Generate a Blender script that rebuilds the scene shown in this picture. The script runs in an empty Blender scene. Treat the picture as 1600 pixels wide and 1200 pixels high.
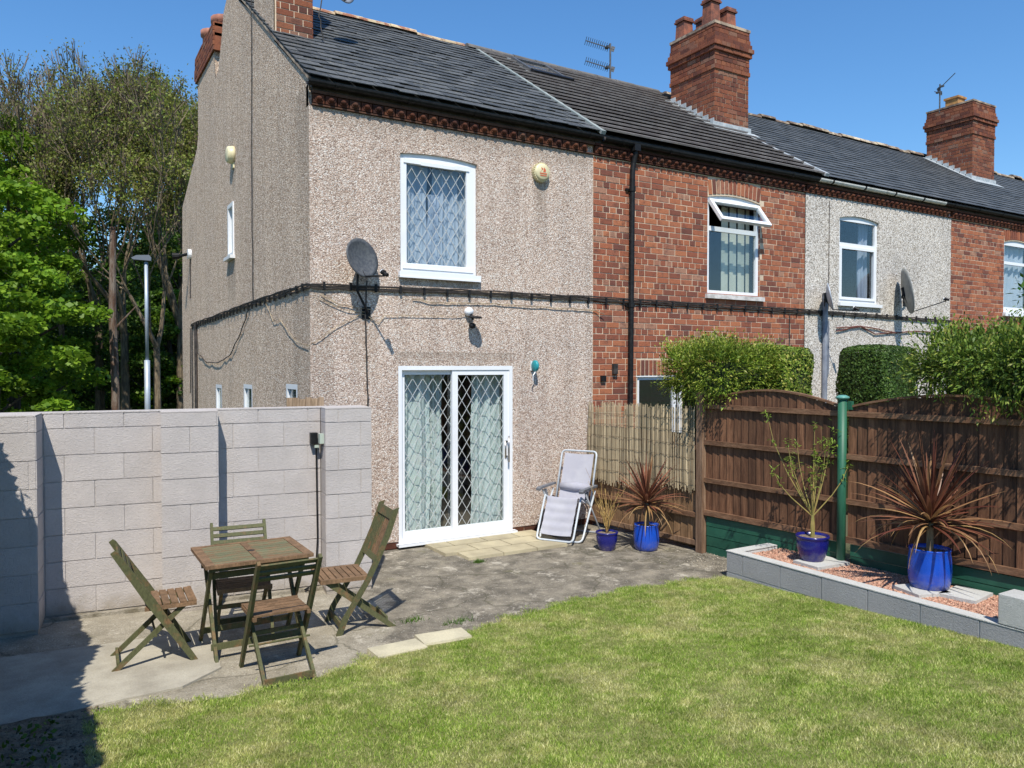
import bpy, math, random
import numpy as np
from mathutils import Vector, Matrix, Euler
from mathutils.geometry import tessellate_polygon
random.seed(7); rng = np.random.default_rng(7)
R = math.radians
scene = bpy.context.scene
COL = scene.collection

# ------------------------------------------------------------------ camera, light, exposure
cam_d = bpy.data.cameras.new('camera'); cam = bpy.data.objects.new('camera', cam_d); COL.objects.link(cam)
CAM = Vector((-2.437, -8.336, 2.13))
cam.location = CAM
cam.rotation_euler = (R(90 - 1.29), 0, R(-31))
cam_d.sensor_width = 36; cam_d.lens = 27; cam_d.clip_start = .05; cam_d.clip_end = 600
scene.camera = cam
SUN_EL = 54
sd = Vector((.461 * math.cos(R(SUN_EL)), .887 * math.cos(R(SUN_EL)), -math.sin(R(SUN_EL))))
sun_d = bpy.data.lights.new('sun', 'SUN'); sun = bpy.data.objects.new('sun', sun_d); COL.objects.link(sun)
sun_d.energy = 4.9; sun_d.angle = R(.5); sun_d.color = (1, .94, .83)
sun.rotation_euler = sd.to_track_quat('-Z', 'Y').to_euler()
world = bpy.data.worlds.new('World'); scene.world = world; world.use_nodes = True
wn = world.node_tree; wn.nodes.clear()
sky = wn.nodes.new('ShaderNodeTexSky'); sky.sky_type = 'NISHITA'; sky.sun_disc = False
sky.sun_elevation = R(SUN_EL); sky.sun_rotation = math.atan2(-.461, -.887)
sky.altitude = 0; sky.air_density = 1.35; sky.dust_density = 0.0; sky.ozone_density = 10.0
hs = wn.nodes.new('ShaderNodeHueSaturation'); hs.inputs['Saturation'].default_value = 1.10
bg = wn.nodes.new('ShaderNodeBackground'); bg.inputs[1].default_value = .13
wo = wn.nodes.new('ShaderNodeOutputWorld')
wn.links.new(sky.outputs[0], hs.inputs['Color']); wn.links.new(hs.outputs[0], bg.inputs[0]); wn.links.new(bg.outputs[0], wo.inputs[0])
scene.view_settings.view_transform = 'Standard'; scene.view_settings.look = 'None'
scene.view_settings.exposure = .3; scene.view_settings.gamma = 1
scene.render.engine = 'CYCLES'
scene.cycles.max_bounces = 8; scene.cycles.transparent_max_bounces = 12

# ------------------------------------------------------------------ mesh helpers
FR = lambda s, d, z: (s, d, z)          # facade frame: along x, depth into +y
SD = lambda s, d, z: (d, s, z)          # gable frame: along y, depth into +x

class MB:
    def __init__(s): s.v = []; s.f = []; s.r = []; s.cur = 0.0
    def add(s, vs, fs):
        b = len(s.v); s.v.extend([tuple(p) for p in vs])
        for f in fs: s.f.append([b + i for i in f]); s.r.append(s.cur)
        return s
    def box(s, a, b, T=None, M=None):
        (x0, y0, z0), (x1, y1, z1) = a, b
        vs = [(x, y, z) for z in (z0, z1) for y in (y0, y1) for x in (x0, x1)]
        if M is not None: vs = [M @ Vector(p) for p in vs]
        if T: vs = [T(*p) for p in vs]
        return s.add(vs, [(0, 2, 3, 1), (4, 5, 7, 6), (0, 1, 5, 4), (2, 6, 7, 3), (0, 4, 6, 2), (1, 3, 7, 5)])
    def bar(s, p, q, w, h, up=(0, 0, 1), ov=0):
        p = Vector(p); q = Vector(q); d = (q - p); L = d.length; d.normalize(); up = Vector(up)
        side = d.cross(up)
        if side.length < 1e-4: side = d.cross(Vector((1, 0, 0)))
        side.normalize(); up = side.cross(d)
        p = p - d * ov; q = q + d * ov
        vs = [c + side * (w / 2 * a) + up * (h / 2 * b) for c in (p, q) for a, b in ((-1, -1), (1, -1), (1, 1), (-1, 1))]
        return s.add(vs, [(0, 3, 2, 1), (4, 5, 6, 7), (0, 1, 5, 4), (1, 2, 6, 5), (2, 3, 7, 6), (3, 0, 4, 7)])
    def tube(s, pts, r, n=8, cap=True):
        pts = [Vector(p) for p in pts]; rs = r if isinstance(r, (list, tuple)) else [r] * len(pts)
        b = len(s.v); ref = None
        for i, p in enumerate(pts):
            d = (pts[min(i + 1, len(pts) - 1)] - pts[max(i - 1, 0)])
            if d.length < 1e-9: d = Vector((0, 0, 1))
            d.normalize()
            if ref is None:
                ref = Vector((0, 0, 1)) if abs(d.z) < .9 else Vector((1, 0, 0))
            x = ref - d * ref.dot(d)
            if x.length < 1e-5: x = d.orthogonal()
            x.normalize(); y = d.cross(x); ref = x
            for k in range(n):
                a = 2 * math.pi * k / n
                s.v.append(tuple(p + (x * math.cos(a) + y * math.sin(a)) * rs[i]))
        for i in range(len(pts) - 1):
            for k in range(n):
                k2 = (k + 1) % n
                s.f.append([b + i * n + k, b + i * n + k2, b + (i + 1) * n + k2, b + (i + 1) * n + k]); s.r.append(s.cur)
        if cap:
            s.f.append([b + k for k in range(n)][::-1]); s.r.append(s.cur)
            s.f.append([b + (len(pts) - 1) * n + k for k in range(n)]); s.r.append(s.cur)
        return s
    def lathe(s, prof, n=24, c=(0, 0, 0), M=None):
        b = len(s.v)
        for (r, z) in prof:
            for k in range(n):
                a = 2 * math.pi * k / n; p = Vector((r * math.cos(a), r * math.sin(a), z))
                if M is not None: p = M @ p
                s.v.append(tuple(p + Vector(c)))
        for i in range(len(prof) - 1):
            for k in range(n):
                k2 = (k + 1) % n
                s.f.append([b + i * n + k, b + i * n + k2, b + (i + 1) * n + k2, b + (i + 1) * n + k]); s.r.append(s.cur)
        return s
    def sheet(s, outer, holes, T, d0=0.0, depth=.12, rim=0.0):
        """wall face with openings; reveals go back by depth"""
        loops = [[Vector((p[0], p[1], 0)) for p in lp] for lp in [outer] + holes]
        tris = tessellate_polygon(loops); flat = [p for lp in loops for p in lp]
        s.add([T(p.x, d0, p.y) for p in flat], [tuple(t) for t in tris])
        for h in holes:
            n = len(h)
            s.add([T(p[0], d0, p[1]) for p in h] + [T(p[0], d0 + depth, p[1]) for p in h],
                  [(i, (i + 1) % n, n + (i + 1) % n, n + i) for i in range(n)])
        if rim:
            n = len(outer)
            s.add([T(p[0], d0, p[1]) for p in outer] + [T(p[0], d0 + rim, p[1]) for p in outer],
                  [(i, (i + 1) % n, n + (i + 1) % n, n + i) for i in range(n)])
        return s
    def prism(s, poly, T, d0, d1):
        n = len(poly); tr = tessellate_polygon([[Vector((p[0], p[1], 0)) for p in poly]])
        s.add([T(p[0], d0, p[1]) for p in poly] + [T(p[0], d1, p[1]) for p in poly],
              [tuple(t) for t in tr] + [tuple(n + i for i in t) for t in tr] + [(i, (i + 1) % n, n + (i + 1) % n, n + i) for i in range(n)])
        return s
    def mesh(s, name, smooth=False, fix=True):
        m = bpy.data.meshes.new(name)
        m.from_pydata([tuple(p) for p in s.v], [], s.f)
        if any(s.r):
            a = m.attributes.new('rnd', 'FLOAT', 'FACE'); a.data.foreach_set('value', s.r)
        if fix:
            import bmesh
            bm = bmesh.new(); bm.from_mesh(m); bmesh.ops.recalc_face_normals(bm, faces=bm.faces); bm.to_mesh(m); bm.free()
        if smooth: m.polygons.foreach_set('use_smooth', [True] * len(m.polygons))
        return m

def np_mesh(name, V, F, rnd=None):
    """V (n,3), F (m,k) arrays"""
    m = bpy.data.meshes.new(name); k = F.shape[1]
    m.vertices.add(len(V)); m.vertices.foreach_set('co', V.astype(np.float32).ravel())
    m.loops.add(F.size); m.loops.foreach_set('vertex_index', F.astype(np.int32).ravel())
    m.polygons.add(len(F)); m.polygons.foreach_set('loop_start', np.arange(0, F.size, k, dtype=np.int32))
    m.update(calc_edges=True)
    if rnd is not None:
        a = m.attributes.new('rnd', 'FLOAT', 'FACE'); a.data.foreach_set('value', rnd.astype(np.float32))
    return m

WM = {}
def _link(o, parent):
    COL.objects.link(o)
    if parent is not None:
        o.parent = parent
        o.matrix_parent_inverse = WM.get(parent, Matrix.Identity(4)).inverted()
    return o
def obj(name, mb, mat, parent=None, smooth=False, label=None, kind=None, fix=True):
    me = mb.mesh(name, smooth, fix) if isinstance(mb, MB) else mb
    if mat is not None and len(me.materials) == 0: me.materials.append(mat)
    o = bpy.data.objects.new(name, me); _link(o, parent)
    if label: o['label'] = label
    if kind: o['kind'] = kind
    return o
def thing(name, label, cat, loc=(0, 0, 0), rz=0, group=None):
    o = bpy.data.objects.new(name, None); COL.objects.link(o); o.empty_display_size = .1
    o.location = loc; o.rotation_euler = (0, 0, rz); WM[o] = Matrix.Translation(loc) @ Matrix.Rotation(rz, 4, 'Z')
    o['label'] = label; o['category'] = cat
    if group: o['group'] = group
    return o
def tag(o, label, cat, group=None):
    o['label'] = label; o['category'] = cat
    if group: o['group'] = group
    return o
def struct(name, mb, mat, **k): return obj(name, mb, mat, kind='structure', **k)
def join_pieces(name, items, mat, parent, meshes, world=False):
    Vs = []; Fs = []; rs = []; b = 0
    cache = []
    for m in meshes:
        v = np.array([x.co[:] for x in m.vertices]); cache.append((v, [list(p.vertices) for p in m.polygons]))
    mb = MB()
    for mi, mx in items:
        v, f = cache[mi]; M = np.array(mx)
        w = v @ M[:3, :3].T + M[:3, 3]; mb.cur = random.random() * .98 + .01
        mb.add(w.tolist(), f)
    return obj(name, mb, mat, parent, kind='stuff', fix=False)
def pieces(name, parent, meshes, items, mat, limit=300, rest=None):
    """items: (mesh index, world matrix); the nearest ones become objects, the rest one mesh"""
    for m in meshes:
        if len(m.materials) == 0: m.materials.append(mat)
    items = sorted(items, key=lambda it: (it[1].translation - CAM).length)
    for mi, mx in items[:limit]:
        o = bpy.data.objects.new(name, meshes[mi]); COL.objects.link(o)
        if parent is not None:
            o.parent = parent; o.matrix_parent_inverse = WM.get(parent, Matrix.Identity(4)).inverted()
        o.matrix_basis = mx
    if len(items) > limit: join_pieces(rest or name + '_rest', items[limit:], mat, parent, meshes)

def copy_tree(root, loc, rz, label):
    c = root.copy(); COL.objects.link(c); c.location = loc; c.rotation_euler = (0, 0, rz); c['label'] = label
    for ch in list(root.children):
        d = ch.copy(); COL.objects.link(d); d.parent = c
        for g in list(ch.children):
            e = g.copy(); COL.objects.link(e); e.parent = d
    return c

# ------------------------------------------------------------------ materials
class NT:
    def __init__(s, name):
        s.m = bpy.data.materials.new(name); s.m.use_nodes = True; s.t = s.m.node_tree; s.t.nodes.clear()
        s.out = s.t.nodes.new('ShaderNodeOutputMaterial')
    def n(s, ty, **k):
        o = s.t.nodes.new('ShaderNode' + ty)
        for a, b in k.items():
            if a.startswith('i_'):
                key = a[2:]; key = int(key) if key.isdigit() else key
                if hasattr(b, 'links') or isinstance(b, bpy.types.NodeSocket): s.t.links.new(b, o.inputs[key])
                else: o.inputs[key].default_value = b
            else: setattr(o, a, b)
        return o
    def l(s, a, b): s.t.links.new(a, b)
    def rnd(s):
        oi = s.n('ObjectInfo'); at = s.n('Attribute', attribute_name='rnd')
        ad = s.n('Math', operation='ADD', i_0=oi.outputs['Random'], i_1=at.outputs['Fac'])
        return s.n('Math', operation='FRACT', i_0=ad.outputs[0]).outputs[0]
    def co(s, scale=(1, 1, 1), world=False, off=True):
        if world or off: c = s.n('NewGeometry').outputs['Position']
        else: c = s.n('TexCoord').outputs['Object']
        if off and not world:   # every piece samples its own part of the pattern
            r = s.n('ObjectInfo').outputs['Random']
            mu = s.n('Math', operation='MULTIPLY', i_0=r, i_1=37.0)
            c = s.n('VectorMath', operation='ADD', i_0=c, i_1=mu.outputs[0]).outputs[0]
        mp = s.n('Mapping', i_0=c); mp.inputs['Scale'].default_value = scale
        return mp.outputs[0]
    def noise(s, co, scale, detail=4, rough=.6):
        return s.n('TexNoise', i_Vector=co, i_Scale=scale, i_Detail=detail, i_Roughness=rough).outputs[0]
    def ramp(s, fac, stops, interp='LINEAR'):
        r = s.n('ValToRGB'); s.l(fac, r.inputs[0]); cr = r.color_ramp; cr.interpolation = interp
        while len(cr.elements) < len(stops): cr.elements.new(.5)
        for e, (p, c) in zip(cr.elements, stops):
            e.position = p; e.color = (c[0], c[1], c[2], 1) if hasattr(c, '__len__') else (c, c, c, 1)
        return r.outputs[0]
    def mix(s, f, a, b, mode='MIX'):
        o = s.n('Mix', data_type='RGBA', blend_type=mode)
        for i, x in ((0, f), (6, a), (7, b)):
            if isinstance(x, bpy.types.NodeSocket): s.l(x, o.inputs[i])
            else: o.inputs[i].default_value = x if i == 0 else (x[0], x[1], x[2], 1)
        return o.outputs[2]
    def bsdf(s, col, rough=.8, metal=0, bump=None, bd=.01, spec=.5, trans=0, **k):
        b = s.n('BsdfPrincipled')
        if isinstance(col, bpy.types.NodeSocket): s.l(col, b.inputs['Base Color'])
        else: b.inputs['Base Color'].default_value = (*col, 1)
        if isinstance(rough, bpy.types.NodeSocket): s.l(rough, b.inputs['Roughness'])
        else: b.inputs['Roughness'].default_value = rough
        b.inputs['Metallic'].default_value = metal; b.inputs['Specular IOR Level'].default_value = spec
        if bump is not None:
            bp = s.n('Bump', i_Height=bump, i_Distance=bd, i_Strength=1.0); s.l(bp.outputs[0], b.inputs['Normal'])
        sh = b.outputs[0]
        if trans:
            tr = s.n('BsdfTranslucent')
            if isinstance(col, bpy.types.NodeSocket): s.l(col, tr.inputs[0])
            else: tr.inputs[0].default_value = (*col, 1)
            mx = s.n('MixShader', i_0=trans); s.l(sh, mx.inputs[1]); s.l(tr.outputs[0], mx.inputs[2]); sh = mx.outputs[0]
        s.l(sh, s.out.inputs[0]); return s.m

def M(name, col, col2=None, sc=6, lo=.4, hi=.6, rough=.7, metal=0, bump=0, bsc=60, rv=0, spec=.4, stretch=(1, 1, 1), world=False, trans=0, fine=0):
    t = NT(name); co = t.co(stretch, world=world); c = col
    if col2 is not None:
        f = t.noise(co, sc, 5); c = t.mix(t.ramp(f, [(lo, 0), (hi, 1)]), col, col2)
    if fine:
        f2 = t.noise(co, 90, 3, .7)
        c = t.mix(1.0, c, t.ramp(f2, [(.25, 1 - fine), (.75, 1 + fine)]), 'MULTIPLY')
    if rv:
        r = t.rnd(); c = t.mix(1.0, c, t.ramp(r, [(0, 1 - rv), (1, 1 + rv)]), 'MULTIPLY')
    b = t.noise(co, bsc, 4) if bump else None
    return t.bsdf(c, rough, metal, b, bump, spec, trans)

def M_pebble(name, stops, dirt=(.5, .5, .5), dirt_amt=.16, sc=84, streaky=True, stains=()):
    t = NT(name); co = t.co(off=False)
    v = t.n('TexVoronoi', i_Vector=co, i_Scale=sc)
    cell = t.n('SeparateColor', i_0=v.outputs['Color']).outputs[0]
    c = t.ramp(cell, stops, 'CONSTANT')
    edge = t.ramp(v.outputs['Distance'], [(.3, 1.0), (.65, .72)])
    c = t.mix(1.0, c, edge, 'MULTIPLY')
    n = t.noise(co, .9, 6, .65); c = t.mix(1.0, c, t.ramp(n, [(.3, (1 - dirt_amt, 1 - dirt_amt, 1 - dirt_amt * .9)), (.7, (1.06, 1.05, 1.04))]), 'MULTIPLY')
    if streaky:
        n2 = t.noise(t.co((3.2, 3.2, .25), off=False), 1.6, 5, .7)
        c = t.mix(1.0, c, t.ramp(n2, [(.3, .84), (.55, 1.03)]), 'MULTIPLY')
    for (ax, x0, x1, zt, ln, amt) in stains:   # rain-washed dirt below sills and fittings
        xyz = t.n('SeparateXYZ', i_0=co); q = xyz.outputs[ax]; z = xyz.outputs[2]
        mr = lambda val, a, b, c_, d: t.n('MapRange', i_0=val, i_1=a, i_2=b, i_3=c_, i_4=d).outputs[0]
        m1 = t.n('Math', operation='MULTIPLY', i_0=mr(q, x0 - .04, x0 + .05, 0, 1), i_1=mr(q, x1 - .05, x1 + .04, 1, 0))
        m2 = t.n('Math', operation='MULTIPLY', i_0=mr(z, zt - ln, zt, 0, 1), i_1=mr(z, zt, zt + .01, 1, 0))
        nn = t.noise(t.co((9, 9, .6), off=False), 3, 4, .7)
        m3 = t.n('Math', operation='MULTIPLY', i_0=m1.outputs[0], i_1=m2.outputs[0]); m4 = t.n('Math', operation='MULTIPLY', i_0=m3.outputs[0], i_1=nn)
        m5 = t.n('Math', operation='MULTIPLY', i_0=m4.outputs[0], i_1=amt * 1.8); m5.use_clamp = True
        c = t.mix(m5.outputs[0], c, (.20, .165, .13))
    h = t.n('Math', operation='MULTIPLY', i_0=v.outputs['Distance'], i_1=-1.0)
    return t.bsdf(c, .9, 0, h.outputs[0], .007, .2)

def M_brick(name, dark=0.0, sc=1.0):
    t = NT(name); co = t.co(); r = t.rnd()
    g = lambda a, b, c: (a * sc, b * sc, c * sc)
    c = t.ramp(r, [(0, g(.14, .055, .042)), (.10, g(.20, .07, .045)), (.3, g(.27, .088, .050)), (.5, g(.32, .108, .056)), (.75, g(.38, .14, .070)), (.86, g(.28, .10, .06)), (.96, g(.34, .18, .12))], 'LINEAR')
    n = t.noise(co, 9, 5, .65); c = t.mix(t.ramp(n, [(.5, 0), (.72, .75)]), c, g(.10, .045, .035))
    n2 = t.noise(co, 70, 3); c = t.mix(1.0, c, t.ramp(n2, [(.25, .75), (.75, 1.2)]), 'MULTIPLY')
    w = t.noise(t.co(world=True), .8, 5, .7); c = t.mix(t.ramp(w, [(.5, 0), (.85, .12 + dark)]), c, g(.10, .05, .04))
    return t.bsdf(c, .85, 0, n2, .004, .25)

def M_wood(name, a, b, lo=.4, hi=.6, rv=.15, stretch=(14, 14, 1.5), rough=.75, sc=3):
    t = NT(name); co = t.co(stretch); f = t.noise(co, sc, 6, .65)
    c = t.mix(t.ramp(f, [(lo, 0), (hi, 1)]), a, b)
    g = t.noise(t.co((stretch[0] * 4, stretch[1] * 4, stretch[2] * 2)), 4, 3)
    c = t.mix(1.0, c, t.ramp(g, [(.3, .72), (.7, 1.2)]), 'MULTIPLY')
    c = t.mix(1.0, c, t.ramp(t.rnd(), [(0, 1 - rv), (1, 1 + rv)]), 'MULTIPLY')
    return t.bsdf(c, rough, 0, g, .002, .35)

def M_leaf(name, stops, trans=.35, rough=.5, wsc=.8, spec=.3, wamt=.35):
    t = NT(name); c = t.ramp(t.rnd(), stops)
    n = t.noise(t.co(world=True), wsc, 3); c = t.mix(1.0, c, t.ramp(n, [(.35, 1 - wamt), (.65, 1 + wamt * .6)]), 'MULTIPLY')
    return t.bsdf(c, rough, 0, None, 0, spec, trans)

def M_glaze(name, col, z0, h):
    t = NT(name); co = t.co(off=False); w = t.co(world=True); n = t.noise(w, 22, 5, .7); n2 = t.noise(w, 5, 4, .6)
    z = t.n('SeparateXYZ', i_0=w).outputs[2]; lo = t.n('MapRange', i_0=z, i_1=z0, i_2=z0 + h * .45, i_3=.55, i_4=.0).outputs[0]
    a = t.n('Math', operation='MULTIPLY', i_0=lo, i_1=t.ramp(n, [(.35, 0), (.65, 1)])); c = t.mix(t.ramp(n2, [(.4, 0), (.65, .35)]), col, tuple(x * .55 for x in col)); c = t.mix(a.outputs[0], c, (.26, .21, .16))
    return t.bsdf(c, t.ramp(n, [(.35, .12), (.7, .34)]), 0, n2, .004, .6)
def M_glass(name, tint=(.94, .97, .965), refl=1.0):
    t = NT(name); tr = t.n('BsdfTransparent'); tr.inputs[0].default_value = (*tint, 1)
    g = t.n('BsdfGlossy'); g.inputs['Roughness'].default_value = .005; g.inputs[0].default_value = (1, 1, 1, 1)
    f = t.n('LayerWeight'); f.inputs[0].default_value = .5
    p5 = t.n('Math', operation='POWER', i_0=f.outputs['Facing'], i_1=5.0)
    m = t.n('Math', operation='MULTIPLY_ADD', i_0=p5.outputs[0], i_1=.95, i_2=.05 * refl); m.use_clamp = True
    mx = t.n('MixShader', i_0=m.outputs[0]); t.l(tr.outputs[0], mx.inputs[1]); t.l(g.outputs[0], mx.inputs[2]); t.l(mx.outputs[0], t.out.inputs[0])
    return t.m

PB1 = M_pebble('pebbledash_pink', [(0, (.33, .24, .19)), (.10, (.52, .40, .32)), (.30, (.66, .53, .44)), (.52, (.76, .64, .555)), (.70, (.58, .44, .355)), (.82, (.84, .78, .71)), (.95, (.39, .28, .225))], stains=((0, 1.05, 2.08, 3.17, .5, .5), (0, 2.9, 3.08, 4.5, .7, .6), (0, .0, .25, 3.0, 2.2, .5), (0, .0, 3.84, 4.98, .3, .5), (0, 1.0, 2.6, 2.30, .16, .5), (0, .45, .8, 2.7, .9, .3)))
PB1S = M_pebble('pebbledash_gable', [(0, (.28, .20, .14)), (.12, (.52, .39, .29)), (.34, (.74, .58, .445)), (.56, (.88, .72, .57)), (.72, (.58, .43, .315)), (.84, (.95, .84, .71)), (.93, (.34, .24, .17))], dirt_amt=.10, stains=((1, .0, .7, 3.0, 2.6, .35), (1, 3.9, 4.5, 3.78, .8, .6), (1, 3.85, 4.1, 5.25, .6, .6), (1, .0, .5, 5.2, 2.0, .4), (1, 1.5, 2.6, 9.0, 3.0, .3)))
PB3 = M_pebble('pebbledash_grey', [(0, (.28, .25, .21)), (.14, (.52, .47, .41)), (.36, (.70, .64, .57)), (.58, (.78, .73, .66)), (.8, (.88, .85, .80)), (.93, (.42, .37, .31))], sc=66)
BRICK = M_brick('red_brick'); BRICK_CH = M_brick('chimney_brick', .4, .72); BRICK_SHD = M_brick('shade_darkened_brick', .3, .30)  # last one: shade under the eaves darkened into the brick colour, reused on the plinth
MORTAR = M('mortar', (.62, .50, .37), (.40, .31, .23), sc=2.5, lo=.45, hi=.75, rough=.95, bump=.004, fine=.2)
MORTAR_D = M('mortar_dark', (.46, .36, .26), (.14, .10, .08), sc=4, rough=.95, bump=.004, fine=.2)
def M_slate(name, a, b, lich=.5):
    t = NT(name); co = t.co(world=True); c = t.ramp(t.rnd(), [(0, a), (.5, tuple((x + y) / 2 for x, y in zip(a, b))), (1, b)])
    n = t.noise(co, 16, 6, .75); c = t.mix(t.ramp(n, [(.56, 0), (.66, lich)]), c, (.26, .25, .20))
    n3 = t.noise(co, 34, 5, .8); c = t.mix(t.ramp(n3, [(.64, 0), (.69, .95)]), c, (.52, .52, .47))
    n2 = t.noise(co, 60, 3); c = t.mix(1.0, c, t.ramp(n2, [(.3, .7), (.7, 1.25)]), 'MULTIPLY')
    return t.bsdf(c, .62, 0, n2, .004, .4)
SLATE = M_slate('roof_slate', (.045, .05, .054), (.095, .10, .102))
SLATE3 = M_slate('roof_slate_far', (.045, .052, .058), (.085, .092, .098), .3)
TILE = M('concrete_tile', (.17, .15, .145), (.23, .21, .20), sc=5, rough=.75, bump=.003, rv=.12, world=True, fine=.15)
LEAD = M('lead_flashing', (.30, .34, .36), (.45, .47, .48), sc=9, rough=.5, bump=.004, bsc=20)
BLACK = M('black_plastic', (.006, .006, .007), (.014, .014, .015), sc=20, rough=.5, spec=.25)
BLACKM = M('black_weathered', (.02, .018, .017), (.06, .05, .045), sc=12, rough=.7)
DGREY = M('dark_grey_paint', (.06, .065, .075), (.10, .105, .11), sc=30, rough=.5, bump=.002)
GREYP = M('grey_pipe', (.16, .18, .23), (.26, .28, .32), sc=5, rough=.5)
WHITE = M('white_upvc', (.74, .76, .79), (.64, .66, .68), sc=2, rough=.3, spec=.5, lo=.5, hi=.8)
WHITEM = M('white_masonry_paint', (.62, .60, .58), (.40, .38, .36), sc=8, rough=.7, bump=.003)
GUTW = M('pale_gutter', (.62, .62, .58), (.36, .34, .29), sc=9, rough=.5, lo=.5, hi=.75)
CREAM = M('cream_plastic', (.72, .66, .42), (.6, .54, .34), sc=5, rough=.4)
GLASS = M_glass('window_glass'); GLASS_D = M_glass('dark_window_glass', (.90, .93, .94), 1.6)
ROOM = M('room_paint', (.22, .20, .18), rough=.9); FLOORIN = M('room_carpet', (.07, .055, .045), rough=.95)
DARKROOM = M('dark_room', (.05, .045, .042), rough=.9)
CURTAIN = M('aqua_curtain', (.76, .82, .82), (.70, .78, .79), sc=3, rough=.85, trans=.3, fine=.05)
CURTAINB = M('blue_curtain', (.56, .61, .74), (.48, .54, .68), sc=3, rough=.85, trans=.3)
BLIND = M('cream_blind', (.86, .84, .68), (.78, .76, .6), sc=3, rough=.8, trans=.25, rv=.12)
LEADCAME = M('lattice_lead', (.50, .52, .52), rough=.45)
TERRA = M('terracotta', (.28, .10, .06), (.14, .06, .045), sc=9, rough=.8, bump=.003, rv=.1)
TERRAP = M('terracotta_pink', (.38, .17, .115), (.24, .10, .07), sc=5, rough=.8, bump=.003)
RIDGE1 = M('ridge_clay', (.30, .13, .08), (.52, .42, .27), sc=7, lo=.42, hi=.56, rough=.85, bump=.01, bsc=30, rv=.2, world=True)
RIDGE3 = M('ridge_old', (.17, .12, .09), (.46, .38, .27), sc=6, lo=.45, hi=.58, rough=.85, bump=.01, bsc=30, rv=.25, world=True)
WPAINT = None
def M_blockwork(name, base, rv=.05, dirt=(.30, .26, .21), grime=True, fine=.09):
    t = NT(name); co = t.co(world=True)
    n = t.noise(co, 55, 4, .75); n1 = t.noise(co, 3.2, 5, .65)
    c = t.mix(t.ramp(n1, [(.35, 0), (.7, 1)]), base, tuple(x * .86 for x in base))
    c = t.mix(1.0, c, t.ramp(n, [(.25, 1 - fine), (.75, 1 + fine)]), 'MULTIPLY')
    c = t.mix(1.0, c, t.ramp(t.rnd(), [(0, 1 - rv), (1, 1 + rv)]), 'MULTIPLY')
    if grime:   # splash dirt along the foot of the wall
        z = t.n('SeparateXYZ', i_0=co).outputs[2]; nz = t.noise(co, 7, 4)
        a = t.n('Math', operation='MULTIPLY', i_0=nz, i_1=.38); s_ = t.n('Math', operation='SUBTRACT', i_0=a.outputs[0], i_1=z)
        c = t.mix(t.ramp(s_.outputs[0], [(.0, 0), (.16, .75)]), c, dirt)
    pit = t.n('TexVoronoi', i_Vector=co, i_Scale=170.); ps = t.n('Math', operation='ADD', i_0=n, i_1=t.n('Math', operation='MULTIPLY', i_0=pit.outputs[0], i_1=.5).outputs[0])
    return t.bsdf(c, .9, 0, ps.outputs[0], .006, .2)
BLOCKW = M_blockwork('painted_block', (.505, .465, .445), rv=.025); BLOCKG = M_blockwork('grey_painted_block', (.33, .33, .34), grime=False, fine=.12)
BLOCKGT = M_blockwork('pale_block', (.52, .52, .50), grime=False, fine=.12)
JOINTW = M_blockwork('painted_joint', (.52, .48, .455)); JOINTG = M_blockwork('planter_joint', (.60, .60, .59), grime=False)
FENCE = M_wood('fence_board', (.082, .036, .018), (.165, .08, .042), lo=.42, hi=.62, rv=.38, stretch=(9, 9, .9))
FENCER = M_wood('fence_rail', (.13, .064, .034), (.21, .115, .065), rv=.1, stretch=(1.5, 1.5, 9))
FENCE_LO = M_wood('low_fence_board', (.15, .085, .042), (.25, .15, .08), rv=.2, stretch=(9, 9, .9))
POSTW = M_wood('fence_post_wood', (.13, .075, .045), (.22, .14, .09), stretch=(9, 9, .9))
GREENW = M('dark_green_board', (.012, .07, .045), (.02, .10, .062), sc=3, rough=.45, rv=.1)
GREENP = M('green_post_paint', (.012, .082, .048), (.028, .125, .075), sc=4, rough=.5, stretch=(3, 3, .5))
REED = M('reed', (.42, .34, .22), (.24, .19, .12), sc=2.0, rough=.75, rv=.55, stretch=(30, 30, 1))
CHWOOD = M_wood('weathered_chair_wood', (.085, .088, .038), (.20, .105, .05), lo=.52, hi=.72, rv=.1, stretch=(5, 5, 5), sc=2)
CHSEAT = M_wood('brown_slat', (.14, .085, .046), (.21, .125, .068), lo=.4, hi=.6, rv=.12, stretch=(5, 5, 5), sc=3)
TABTOP = M_wood('worn_table_slat', (.20, .115, .06), (.14, .145, .08), lo=.40, hi=.54, rv=.12, stretch=(3, 12, 3), sc=3)
TABGREEN = TABTOP
TUBE = M('white_tube', (.52, .56, .60), (.42, .46, .5), sc=8, rough=.35)
SLING = M('grey_sling', (.45, .45, .50), (.40, .40, .46), sc=5, rough=.8, bump=.002, bsc=250, trans=.15)
ARMP = M('grey_armrest', (.10, .11, .13), (.16, .17, .19), sc=12, rough=.5)
BLUEP = M('cobalt_glaze', (.008, .065, .46), (.006, .045, .36), sc=5, rough=.12, spec=.8, bump=.003, bsc=9)
BLUED = M('dark_blue_glaze', (.008, .010, .13), (.012, .016, .19), sc=5, rough=.12, spec=.8)
SOIL = M('pot_soil', (.28, .22, .17), (.14, .10, .07), sc=40, rough=.95, bump=.02)
TEAL = M('teal_plastic', (.02, .26, .30), rough=.35)
BARK = M('bark', (.105, .085, .062), (.055, .043, .033), sc=10, rough=.9, bump=.02, bsc=20, stretch=(3, 3, .6))
BARKL = M('grey_bark', (.24, .19, .125), (.12, .09, .06), sc=6, rough=.9, bump=.02, bsc=20, stretch=(3, 3, .6))
BARKR = M('dead_red_bark', (.10, .055, .035), (.20, .16, .13), sc=4, rough=.9, bump=.02, bsc=20, stretch=(3, 3, .6))
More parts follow.
